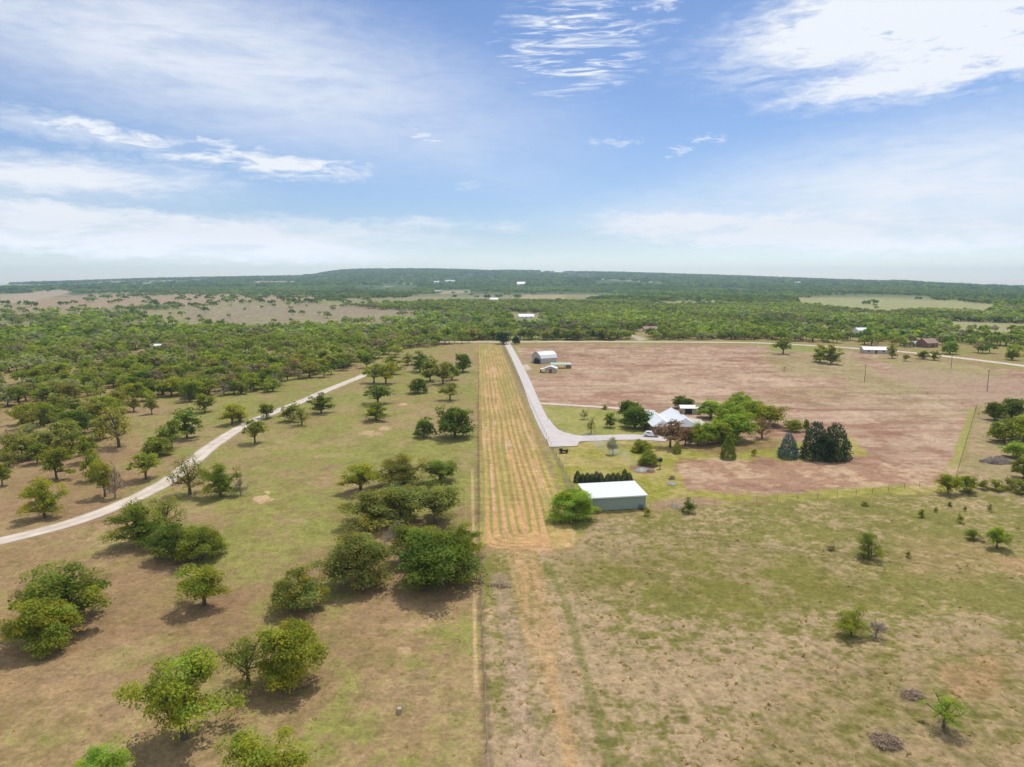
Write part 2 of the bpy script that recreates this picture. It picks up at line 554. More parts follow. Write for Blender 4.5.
    tus = np.where((py < 505) | (y < 0), 0.35, tus)
    return C, tus


def build_ground():
    # radial sheet: ring spacing grows with distance, out past the ridges
    rows = np.concatenate([np.linspace(900, 790, 40), np.linspace(789, 345, 560), np.linspace(344.3, 296, 110), np.linspace(295.6, 284.2, 60)])
    r = H * F / (rows - 280) * 1.0
    r = np.concatenate([np.linspace(2, r[0] - 1, 26), r, np.linspace(r[-1] + 60, 8700, 16)])
    a_in = np.linspace(math.radians(-50), math.radians(56), 1260)
    a_out = np.linspace(math.radians(56), math.radians(310), 90)[1:-1]
    az = np.concatenate([a_in, a_out])
    R, A = np.meshgrid(r, az, indexing='ij')
    X = R * np.sin(A)
    Y = R * np.cos(A)
    Z = hfun(X, Y)
    Cc, tus = ground_colour(X, Y, Z)
    fade = 1 - sstep(170, 330, R)
    bumps = microbump(X, Y)
    dr = np.full(X.shape, 9.0)
    nz = R < 340
    for P in (TRACK, DRIVE, ARM, SIDE):
        dr[nz] = np.minimum(dr[nz], polydist(X[nz], Y[nz], P[::3]))
    flat = sstep(2.5, 5, dr)
    Z = Z - (1 - bumps) * (0.10 + 0.48 * tus) * fade * flat - 0.02
    Z[R > 8600] -= 150
    nr, na = X.shape
    V = np.stack([X, Y, Z], -1).reshape(-1, 3)
    i = np.arange(nr - 1)[:, None] * na
    j = np.arange(na)[None, :]
    j2 = (j + 1) % na
    Fq = np.stack([i + j, i + na + j, i + na + j2, i + j2], -1).reshape(-1, 4)
    V = np.concatenate([V, [[0, 0, 0]]])
    cen = len(V) - 1
    cc = np.concatenate([Cc.reshape(-1, 3), [[.2, .18, .1]]])
    m, N, L = new_mat('pasture')
    out = N.new('ShaderNodeOutputMaterial')
    b = N.new('ShaderNodeBsdfPrincipled')
    b.inputs['Roughness'].default_value = 0.95
    b.inputs['Specular IOR Level'].default_value = 0.1
    at_ = N.new('ShaderNodeAttribute')
    at_.attribute_name = 'tint'
    tc = N.new('ShaderNodeTexCoord')
    prev = at_.outputs['Color']
    hts = []
    for sc, lo, hi in ((2.2, .80, 1.2), (0.45, .9, 1.1), (7.0, .82, 1.18)):
        n = N.new('ShaderNodeTexNoise')
        n.inputs['Scale'].default_value = sc
        n.inputs['Detail'].default_value = 4
        n.inputs['Roughness'].default_value = .6
        L.new(tc.outputs['Object'], n.inputs['Vector'])
        mr = N.new('ShaderNodeMapRange')
        mr.inputs[1].default_value = .3
        mr.inputs[2].default_value = .7
        mr.inputs[3].default_value = lo
        mr.inputs[4].default_value = hi
        L.new(n.outputs[0], mr.inputs[0])
        v = N.new('ShaderNodeVectorMath')
        v.operation = 'SCALE'
        L.new(prev, v.inputs[0])
        L.new(mr.outputs[0], v.inputs['Scale'])
        prev = v.outputs[0]
        hts.append(n)
    L.new(prev, b.inputs['Base Color'])
    bp = N.new('ShaderNodeBump')
    bp.inputs['Strength'].default_value = 0.7
    bp.inputs['Distance'].default_value = 0.3
    L.new(hts[0].outputs[0], bp.inputs['Height'])
    L.new(bp.outputs[0], b.inputs['Normal'])
    L.new(b.outputs[0], out.inputs[0])
    me = mesh_np('ground', V, Fq, m, cc, True)
    o = link('ground', me)
    tag(o, kind='structure')


build_ground()


# ------------------------------------------------------------------ roads
def road_mat(name, c, c2):
    m, N, L = new_mat(name)
    out = N.new('ShaderNodeOutputMaterial')
    b = N.new('ShaderNodeBsdfPrincipled')
    b.inputs['Roughness'].default_value = 0.9
    tc = N.new('ShaderNodeTexCoord')
    n = N.new('ShaderNodeTexNoise')
    n.inputs['Scale'].default_value = 0.35
    n.inputs['Detail'].default_value = 8
    n.inputs['Roughness'].default_value = .65
    L.new(tc.outputs['Object'], n.inputs['Vector'])
    r = N.new('ShaderNodeValToRGB')
    r.color_ramp.elements[0].position = .35
    r.color_ramp.elements[1].position = .62
    r.color_ramp.elements[0].color = (*c2, 1)
    r.color_ramp.elements[1].color = (*c, 1)
    L.new(n.outputs[0], r.inputs[0])
    if name != 'pale_concrete':
        ta = N.new('ShaderNodeAttribute')
        ta.attribute_name = 'tint'
        mu = N.new('ShaderNodeVectorMath')
        mu.operation = 'MULTIPLY'
        L.new(r.outputs[0], mu.inputs[0])
        L.new(ta.outputs['Color'], mu.inputs[1])
        L.new(mu.outputs[0], b.inputs['Base Color'])
    else:
        L.new(r.outputs[0], b.inputs['Base Color'])
    L.new(b.outputs[0], out.inputs[0])
    return m


M_CAL = road_mat('caliche', alb(236, 222, 208), alb(216, 200, 184))
M_CON = road_mat('pale_concrete', alb(226, 216, 212), alb(210, 200, 196))


def ribbon(name, P, w, mat, z=0.03, jit=0.12, w2=None):
    n = len(P)
    T = np.gradient(P, axis=0)
    T /= np.linalg.norm(T, axis=1)[:, None] + 1e-9
    Nn = np.stack([-T[:, 1], T[:, 0]], 1)
    ws = np.linspace(w, w2 if w2 else w, n) / 2
    j1 = (fbm(np.arange(n) / 2.0, np.zeros(n), 3, 301) - 0.5) * 2 * jit * 2
    j2 = (fbm(np.arange(n) / 2.0, np.ones(n) * 9, 3, 302) - 0.5) * 2 * jit * 2
    V = []
    for k, off in enumerate((1.0, 0.5, 0, -0.5, -1.0)):
        e = np.where(off > 0.9, j1, np.where(off < -0.9, j2, 0))
        q = P + Nn * (ws * off + e * np.sign(off))[:, None]
        V.append(np.column_stack([q, np.full(n, z + 0.02 * (1 - abs(off)))]))
    V = np.stack(V, 1).reshape(-1, 3)
    tc_ = np.tile(np.array([.86, 1.05, .90, 1.05, .86]), n) * (1 + (fbm(V[:, 0] / 2.5, V[:, 1] / 2.5, 3, 311) - .5) * .35)
    tcol = np.stack([tc_, tc_ * .985, tc_ * .96], 1)
    i = np.arange(n - 1)[:, None] * 5
    j = np.arange(4)[None]
    Fq = np.stack([i + j, i + j + 1, i + 5 + j + 1, i + 5 + j], -1).reshape(-1, 4)
    return tag(link(name, mesh_np(name, V, Fq, mat, tcol)), kind='structure')


def sheet(name, pts, mat, z):
    mb = MB()
    mb.add([(p[0], p[1], z) for p in pts], [tuple(range(len(pts)))])
    return tag(mb.build(name, mat), kind='structure')


ribbon('track', TRACK, 4.6, M_CAL, 0.03, 0.15)
ribbon('road', ROAD, 7.5, M_CAL, 0.05, 0.4)
ribbon('driveway', DRIVE, 4.4, M_CON, 0.034, 0.05, 4.6)
ribbon('path', SIDE, 3.2, M_CAL, 0.038, 0.12)
ribbon('driveway_arm', ARM, 7.4, M_CON, 0.042, 0.05)
sheet('parking_apron', [at(*p) for p in ((540.5, 424), (545, 434), (549.5, 447), (577, 446), (579, 442), (586, 440.5), (584, 436), (573, 434.6), (564, 432.3), (558, 429.3), (554, 425.5), (549.5, 419.5), (545, 419))], M_CON, 0.046)


# ------------------------------------------------------------------ foliage materials
def leaf_mat(name, transl=0.25, rough=0.6):
    m, N, L = new_mat(name)
    out = N.new('ShaderNodeOutputMaterial')
    oi = N.new('ShaderNodeObjectInfo')
    at_ = N.new('ShaderNodeAttribute')
    at_.attribute_name = 'tint'
    mx = N.new('ShaderNodeVectorMath')
    mx.operation = 'MULTIPLY'
    L.new(oi.outputs['Color'], mx.inputs[0])
    L.new(at_.outputs['Color'], mx.inputs[1])
    d = N.new('ShaderNodeBsdfDiffuse')
    t = N.new('ShaderNodeBsdfTranslucent')
    g = N.new('ShaderNodeVectorMath')
    g.operation = 'MULTIPLY'
    g.inputs[1].default_value = (1.45, 1.45, .6)
    L.new(mx.outputs[0], g.inputs[0])
    L.new(mx.outputs[0], d.inputs[0])
    L.new(g.outputs[0], t.inputs[0])
    ms = N.new('ShaderNodeMixShader')
    ms.inputs[0].default_value = transl
    L.new(d.outputs[0], ms.inputs[1])
    L.new(t.outputs[0], ms.inputs[2])
    L.new(ms.outputs[0], out.inputs[0])
    return m


M_LEAF = leaf_mat('leaves', 0.50)
M_NEEDLE = leaf_mat('needles', 0.1)
M_GRASS = leaf_mat('dry_grass', 0.55)
M_BARK = paint('bark', (0.10, 0.082, 0.066), 0.95, 0, .35, 6)
M_TWIG = paint('dead_twig', (0.24, 0.20, 0.165), 0.95, 0, .35, 3)

TONES = {'bright': (.205, .222, .030), 'green': (.158, .182, .028), 'olive': (.190, .190, .046), 'dark': (.105, .140, .024), 'pale': (.22, .22, .10),
         'brown': (.21, .165, .10), 'rust': (.19, .125, .08), 'cedar': (.050, .076, .036), 'spruce': (.085, .125, .115), 'lime': (.20, .26, .035),
         'grey': (.22, .195, .165)}


# ------------------------------------------------------------------ tree generators (built 8 m high)
def leaf_quads(C, Rr, n_per, size, seed, squash=0.8, up=0.5):
    """C (k,3) clump centres, Rr (k,) radii -> quads spread through the outer part of every clump"""
    g = np.random.default_rng(seed)
    k = len(C)
    n = k * n_per
    idx = np.repeat(np.arange(k), n_per)
    d = g.normal(size=(n, 3))
    d /= np.linalg.norm(d, axis=1)[:, None]
    d[:, 2] = np.where(d[:, 2] < -0.35, -d[:, 2], d[:, 2])
    rr = (0.45 + 0.6 * g.random(n) ** 0.6) * Rr[idx] * (0.8 + 0.4 * g.random(n))
    P = C[idx] + d * rr[:, None] * np.array([1, 1, squash])
    nr = d * 0.75 + g.normal(size=(n, 3)) * 0.42 + np.array([0, 0, up + .15])
    nr /= np.linalg.norm(nr, axis=1)[:, None]
    a = np.cross(nr, g.normal(size=(n, 3)))
    a /= np.linalg.norm(a, axis=1)[:, None] + 1e-9
    b = np.cross(nr, a)
    s = size * (0.6 + 0.8 * g.random(n))
    s1 = s[:, None] * a
    s2 = (s * (0.55 + 0.4 * g.random(n)))[:, None] * b
    V = np.stack([P - s1, P - s2 * 0.9 + s1 * 0.1, P + s1, P + s2 - s1 * 0.15], 1).reshape(-1, 3)
    Fq = np.arange(4 * n).reshape(-1, 4)
    ct = 0.72 + 0.56 * g.random(k)
    warm = g.normal(size=k) * 0.10
    t = ct[idx] * (0.8 + 0.4 * g.random(n))
    colr = np.stack([t * (1 + warm[idx]), t, t * (1 - warm[idx])], 1)
    return V, Fq, np.repeat(colr, 4, 0)


def oak_skeleton(seed, spread=1.0, trunkh=0.15, nl=9, lean=0.0, low=False):
    g = random.Random(seed)
    Hh = 8.0
    mb = MB()
    clumps = []
    stems = g.choice([1, 1, 2]) if not low else 3
    tops = []
    for s in range(stems):
        la = g.uniform(0, 2 * PI)
        lx, ly = (math.cos(la) * 0.6, math.sin(la) * 0.6) if stems > 1 else (lean, g.uniform(-.2, .2))
        th = Hh * trunkh * g.uniform(.9, 1.3)
        p0 = Vector((lx * .25, ly * .25, -0.4))
        p1 = Vector((lx * .6, ly * .6, th * .5))
        p2 = Vector((lx * 1.1, ly * 1.1, th))
        p3 = p2 + Vector((lx * .4 + g.uniform(-.3, .3), ly * .4 + g.uniform(-.3, .3), Hh * .28))
        r0 = 0.30 / stems ** .5
        mb.tube([p0, p1, p2, p3], [r0 * 1.25, r0, r0 * .85, r0 * .4], 7)
        tops.append((p1, p2, p3, r0))
    n = nl
    for i in range(n):
        p1, p2, p3, r0 = tops[i % stems]
        az = 2 * PI * i / n + g.uniform(-.45, .45)
        el = math.radians((2, 30, 50, 12, 40, 65, -4, 22, 48)[i % 9] + g.uniform(-6, 8))
        ln = Hh * g.uniform(.30, .46) * (spread if el < 0.8 else 1)
        st = p2.lerp(p3, g.uniform(0, .7))
        dv = Vector((math.cos(az) * math.cos(el), math.sin(az) * math.cos(el), math.sin(el)))
        q1 = st + dv * ln * .5 + Vector((g.uniform(-.3, .3), g.uniform(-.3, .3), g.uniform(-.1, .35)))
        q2 = st + dv * ln + Vector((g.uniform(-.3, .3), g.uniform(-.3, .3), g.uniform(.0, .5)))
        mb.tube([st, q1, q2], [r0 * .45, r0 * .28, .03], 5)
        clumps.append((q2, g.uniform(.95, 1.45)))
        for k in range(5):
            t = g.uniform(.3, 1.0)
            b0 = st.lerp(q1, t * 2) if t < .5 else q1.lerp(q2, t * 2 - 1)
            off = Vector((g.gauss(0, 1), g.gauss(0, 1), g.gauss(.35, .5))).normalized() * Hh * g.uniform(.10, .2)
            b1 = b0 + off
            mb.tube([b0, b0.lerp(b1, .5) + Vector((0, 0, .12)), b1], [.075, .05, .02], 4)
            clumps.append((b1, g.uniform(.55, 1.15)))
    top = Vector((0, 0, 0))
    for i in range(5):
        p1, p2, p3, r0 = tops[i % stems]
        b1 = p3 + Vector((g.gauss(0, .9), g.gauss(0, .9), g.uniform(.6, 2.0)))
        mb.tube([p3, p3.lerp(b1, .5), b1], [.1, .06, .02], 4)
        clumps.append((b1, g.uniform(.7, 1.2)))
    C = np.array([tuple(c[0]) for c in clumps])
    Rr = np.array([c[1] for c in clumps])
    C[:, 2] = np.maximum(C[:, 2], Rr * (0.4 if low else .6) + (0.2 if low else .75))
    # normalise so that the crown tops out at 8 m and is 8 m wide
    topz = (C[:, 2] + Rr * .72).max()
    wr = np.percentile(np.hypot(C[:, 0], C[:, 1]) + Rr, 90)
    sx, sz = 4.0 / wr, 8.0 / topz
    C = C * np.array([sx, sx, sz])
    C[:, 2] = 8 * np.clip(C[:, 2] / 8, 0, 1) ** 1.3 * .97
    Rr = Rr * (sx + sz) / 2
    mb.v = [(v[0] * sx, v[1] * sx, 8 * (max(v[2] * sz, 0) / 8) ** 1.3 + min(v[2], 0)) for v in mb.v]
    return mb, C, Rr


TONES = {k: tuple(c * (1.35 if k in ('cedar', 'spruce') else 1.42) for c in v) for k, v in TONES.items()}
PROTO = {}


def proto(key):
    """(trunk mesh, crown mesh)"""
    if key in PROTO:
        return PROTO[key]
    kind, seed, lod = key
    npq, sz = {'near': (185, .115), 'mid': (52, .21), 'far': (20, .37)}[lod]
    if kind == 'oak':
        mb, C, Rr = oak_skeleton(seed, 1.05)
        if seed % 3 == 0:
            keep = np.random.default_rng(seed).random(len(C)) < .82
            C, Rr = C[keep], Rr[keep]
        V, Fq, cc = leaf_quads(C, Rr, npq, sz, seed)
    elif kind == 'open':
        mb, C, Rr = oak_skeleton(seed, 1.0, .19, 9)
        V, Fq, cc = leaf_quads(C, Rr * .95, int(npq * .42), sz * .9, seed)
    elif kind == 'bare':
        mb, C, Rr = oak_skeleton(seed, 1.0, .22, 9)
        gg = random.Random(seed)
        for c, r in zip(C, Rr):
            for q in range(9):
                v = Vector((gg.gauss(0, 1), gg.gauss(0, 1), gg.gauss(.4, .8))).normalized() * r * gg.uniform(.7, 1.2)
                b = Vector(c)
                mb.tube([b - v * .3, b + v * .5, b + v], [.035, .022, .01], 3)
        V, Fq, cc = leaf_quads(C, Rr, int(npq * .16), sz * .7, seed)
    elif kind == 'dense':
        mb, C, Rr = oak_skeleton(seed, .95, .09, 9)
        gg = np.random.default_rng(seed)
        ex = gg.normal(size=(34, 3))
        ex /= np.linalg.norm(ex, axis=1)[:, None]
        ex[:, 2] = np.abs(ex[:, 2])
        C = np.concatenate([C, ex * np.array([2.9, 2.9, 4.9]) + np.array([0, 0, 1.5])])
        Rr = np.concatenate([Rr, gg.uniform(.7, 1.25, 34)])
        V, Fq, cc = leaf_quads(C, Rr, npq, sz, seed)
    elif kind == 'shrub':
        mb, C, Rr = oak_skeleton(seed, 1.1, .05, 9, 0, True)
        V, Fq, cc = leaf_quads(C, Rr * 1.1, int(npq * .8), sz, seed)
    elif kind == 'cone':
        g = np.random.default_rng(seed)
        mb = MB()
        mb.tube([(0, 0, -.4), (0, 0, 4), (0, 0, 7.6)], [.22, .14, .03], 6)
        C = []
        Rr = []
        nt = 15
        for i in range(nt):
            z = .45 + 7.1 * i / nt
            rad = 3.4 * (1 - (i / nt) ** 2.0) ** .9 + .15
            m = max(3, int(15 * rad / 3.4))
            for k in range(m):
                a = 2 * PI * k / m + i * .9 + g.uniform(-.2, .2)
                q = rad * g.uniform(.7, 1.0)
                C.append((q * math.cos(a), q * math.sin(a), z - .12 * q + g.uniform(-.15, .15)))
                Rr.append(.66 + .3 * g.random())
        C = np.array(C)
        Rr = np.array(Rr)
        V, Fq, cc = leaf_quads(C, Rr, max(9, int(npq * .5)), sz * .9, seed, .9, .1)
    if kind == 'bare':
        tm = mb.mesh('trunk', M_TWIG)
    else:
        tm = mb.mesh('trunk', M_BARK)
    cm = mesh_np('crown', V, Fq, M_NEEDLE if kind == 'cone' else M_LEAF, cc)
    PROTO[key] = (tm, cm)
    return PROTO[key]


TREE_N = [0]


def put_tree(x, y, w, h, tone, kind='oak', lod=None, name='oak_tree', label='', cat='tree', group=None, rz=None, seed=None, tonevar=.08):
    d = math.hypot(x, y)
    if lod is None:
        lod = 'near' if d < 190 else ('mid' if d < 420 else 'far')
    nv = {'oak': 7, 'open': 3, 'bare': 2, 'dense': 4, 'shrub': 3, 'cone': 2}[kind]
    g = random.Random(int(x * 31 + y * 17))
    sd = (seed if seed is not None else g.randrange(1000)) % nv
    tm, cm = proto((kind, sd + {'oak': 10, 'open': 50, 'bare': 70, 'dense': 90, 'shrub': 120, 'cone': 140}[kind], lod))
    z = float(hfun(x, y))
    if d < 330:
        z -= 0.12
    t = empty(name, (x, y, z), rz if rz is not None else g.uniform(0, 2 * PI), label, cat, group)
    t.scale = (w / 8, w / 8, h / 8)
    a = link('trunk', tm, t)
    b = link('crown', cm, t)
    c = TONES[tone]
    v = 1 + g.uniform(-tonevar, tonevar)
    hu = g.uniform(-.06, .06)
    b.color = (c[0] * v * (1 + hu), c[1] * v, c[2] * v * (1 - hu), 1)
    TREE_N[0] += 1
    return t


def tree_px(px, py, wp, hp, tone, kind, label, name='oak_tree', cat='tree', group=None, **k):
    """base of the trunk, crown width and full height as seen from the reference viewpoint"""
    p = at(px, py)
    s = math.sqrt(p[0] ** 2 + p[1] ** 2 + H * H) / math.hypot(F, math.hypot(px - CX, py - CY))
    a = math.atan2(H, math.hypot(p[0], p[1]))
    w = wp * s
    h = max((hp * s - .30 * w * math.sin(a)) / math.cos(a), .35 * w)
    return put_tree(p[0], p[1], w, h, tone, kind, name=name, label=label, cat=cat, group=group, **k)


GP = 'oaks standing in the left pasture'
GW = 'oaks between the wood and the gravel track'
GF = 'oaks along the left side of the mown strip'
TREES = [
    # near left pasture
    (185, 737, 98, 100, 'bright', 'oak', 'large bright oak with two leaning trunks near the lower left corner', GP),
    (66, 622, 94, 74, 'green', 'oak', 'wide spreading oak behind the brighter bushy oak at the left edge', GP),
    (44, 646, 72, 62, 'bright', 'dense', 'bright bushy oak in front of the wide spreading oak at left edge', GP),
    (204, 604, 60, 52, 'bright', 'oak', 'compact oak alone between the leftmost pasture pair and the big central grove', GP),
    (248, 683, 56, 60, 'green', 'open', 'thin open oak with leaning trunk just left of the rounded one', GP),
    (291, 682, 76, 74, 'bright', 'dense', 'rounded full oak with short trunk below the paler bushy one', GP),
    (298, 608, 58, 48, 'olive', 'dense', 'pale bushy oak standing directly behind the rounded full oak', GP),
    (104, 790, 60, 50, 'lime', 'oak', 'fresh green oak top cut by the bottom edge, leftmost of the two', GP),
    (262, 800, 90, 80, 'bright', 'oak', 'broad oak cut by the bottom edge, right of the smaller cut one', GP),
    (140, 545, 56, 54, 'green', 'oak', 'oak beside the gravel track with long shadow on tan grass', GP),
    (168, 533, 44, 44, 'olive', 'open', 'olive oak behind the dark pair next to the gravel track', GP),
    (172, 558, 46, 42, 'dark', 'dense', 'dark bushy oak, left one of the touching dark pair', GP),
    (200, 559, 52, 42, 'green', 'dense', 'green bushy oak, right one of the touching dark pair', GP),
    (190, 494, 44, 46, 'olive', 'open', 'thin crowned oak overhanging the bend of the gravel track', GP),
    (221, 496, 40, 40, 'green', 'oak', 'round oak just right of the thin crowned one on the track bend', GP),
    (241, 495, 17, 24, 'grey', 'bare', 'small bare grey tree right of the round oak at the track bend', GP),
    # big central grove
    (360, 490, 44, 36, 'bright', 'oak', 'bright oak at the back left corner of the big central grove', GF),
    (390, 487, 34, 32, 'olive', 'open', 'thin pale oak in the back row of the big central grove', GF),
    (404, 484, 42, 38, 'olive', 'oak', 'tallest crown in the back row of the big central grove', GF),
    (441, 482, 38, 28, 'green', 'oak', 'small oak at the back right corner of the big central grove', GF),
    (372, 522, 62, 42, 'olive', 'oak', 'wide olive oak on the left flank of the big central grove', GF),
    (402, 520, 56, 44, 'olive', 'oak', 'olive oak in the middle of the big central grove', GF),
    (436, 522, 60, 46, 'olive', 'oak', 'olive oak on the right flank of the grove beside the fence', GF),
    (397, 546, 34, 34, 'grey', 'bare', 'bare greyish tree in the heart of the big central grove', GF),
    (358, 584, 64, 62, 'olive', 'dense', 'tall olive oak at the front left of the big central grove', GF),
    (416, 560, 58, 46, 'green', 'oak', 'green oak behind the darkest one at the grove front', GF),
    (438, 584, 82, 66, 'dark', 'dense', 'dark green oak at the front right of the big central grove', GF),
    (462, 556, 36, 40, 'green', 'oak', 'green oak pressed against the fence at the grove edge', GF),
    # upper middle
    (455, 437, 42, 36, 'dark', 'dense', 'dense dark rounded oak by the fence above the big grove', GF),
    (424, 437, 20, 21, 'dark', 'dense', 'small dark oak left of the dense rounded one, beside a bent limb', GF),
    (376, 420, 29, 22, 'green', 'oak', 'lone flat crowned oak below the similar one in the clearing', GF),
    (378, 404, 32, 23, 'dark', 'oak', 'oak just behind the lone flat crowned one in the clearing', GF),
    (418, 393, 22, 18, 'dark', 'dense', 'round oak alone in the middle of the grass right of the clearing trees', GF),
    (450, 400, 23, 20, 'olive', 'oak', 'olive round oak close to the fence above the dense dark one', GF),
    (463, 372, 19, 22, 'dark', 'dense', 'upright dark oak at the fence near the far end of the strip', GF),
    (452, 380, 18, 20, 'green', 'oak', 'green oak left of the upright dark one at the fence', GF),
    (430, 381, 26, 28, 'green', 'oak', 'taller oak on the left of the clump near the strip top', GF),
    (443, 384, 26, 26, 'olive', 'oak', 'front oak of the clump near the strip top', GF),
    (420, 372, 22, 24, 'dark', 'oak', 'dark oak at the back of the clump near the strip top', GF),
    (374, 383, 24, 22, 'bright', 'oak', 'bright oak at the left of the clump where the track ends', GF),
    (386, 384, 28, 26, 'bright', 'oak', 'bright oak at the right of the clump where the track ends', GF),
    (392, 374, 24, 22, 'green', 'oak', 'green oak at the back of the clump where the track ends', GF),
    (367, 368, 18, 16, 'dark', 'oak', 'dark small oak just above the end of the track', GF),
    (408, 365, 16, 14, 'olive', 'oak', 'small olive oak between the two clumps near the strip top', GF),
    # between wood and track
    (321, 413, 26, 24, 'dark', 'oak', 'dark oak right beside the gravel track gap', GW),
    (292, 421, 24, 22, 'green', 'oak', 'left oak of the pair casting one shadow across the track', GW),
    (302, 425, 22, 22, 'olive', 'open', 'right thin oak of the pair casting one shadow by the track', GW),
    (267, 418, 20, 18, 'green', 'oak', 'small green oak left of the pair by the track', GW),
    (255, 443, 26, 28, 'green', 'oak', 'oak on the right verge of the track bend', GW),
    (232, 424, 30, 26, 'bright', 'oak', 'bright round oak on the left verge of the track', GW),
    (240, 421, 18, 18, 'bright', 'oak', 'small bright oak touching the bright round one by the track', GW),
    (187, 438, 34, 36, 'dark', 'oak', 'tall dark oak on the grass left of the track', GW),
    (172, 448, 26, 32, 'green', 'oak', 'narrow green oak just left of the tall dark one', GW),
    (157, 455, 32, 22, 'green', 'dense', 'low bushy green oak left of the narrow one', GW),
    (146, 479, 34, 32, 'bright', 'oak', 'flat topped bright oak above the track middle', GW),
    (119, 447, 42, 48, 'olive', 'open', 'largest open crowned oak in the wood edge', GW),
    (105, 496, 30, 44, 'bright', 'oak', 'tall oak on two leaning stems near the track', GW),
    (115, 498, 24, 42, 'brown', 'bare', 'thin brownish tree beside the tall oak on leaning stems', GW),
    (93, 480, 24, 34, 'green', 'oak', 'green oak behind the tall oak on leaning stems', GW),
    (57, 479, 34, 38, 'green', 'oak', 'dense round oak above the lone bright one at left', GW),
    (45, 517, 42, 48, 'bright', 'oak', 'lone bright oak left of the track with wide shadow', GW),
    (22, 456, 24, 34, 'pale', 'open', 'pale thin oak near the left edge above the lone bright one', GW),
    (8, 453, 16, 28, 'brown', 'bare', 'brownish sparse tree at the very left edge', GW),
    (2, 485, 20, 26, 'green', 'oak', 'green oak half cut by the left edge above the track', GW),
    (45, 455, 30, 30, 'olive', 'oak', 'olive oak in the wood edge behind the dense round one', GW),
    (70, 457, 30, 34, 'olive', 'oak', 'olive oak between two others in the wood edge', GW),
    (86, 462, 26, 32, 'green', 'oak', 'green oak at the right end of the wood edge row', GW),
    (75, 434, 36, 30, 'dark', 'dense', 'dark wide oak behind the wood edge row', GW),
    (33, 425, 18, 26, 'olive', 'open', 'thin olive oak deep in the wood edge at left', GW),
    (45, 426, 18, 28, 'green', 'oak', 'upright green oak next to the thin one deep in the wood', GW),
    (152, 414, 16, 24, 'olive', 'oak', 'oak with visible trunk at the back of the small clearing', GW),
    (205, 412, 24, 22, 'green', 'oak', 'green oak at the back right of the small clearing', GW),
]
for t in TREES:
    k_ = 1.13 if (330 < t[0] < 470 and t[1] > 478) else 1.0
    tree_px(t[0], t[1], t[2] * k_, *t[3:7], group=t[7])

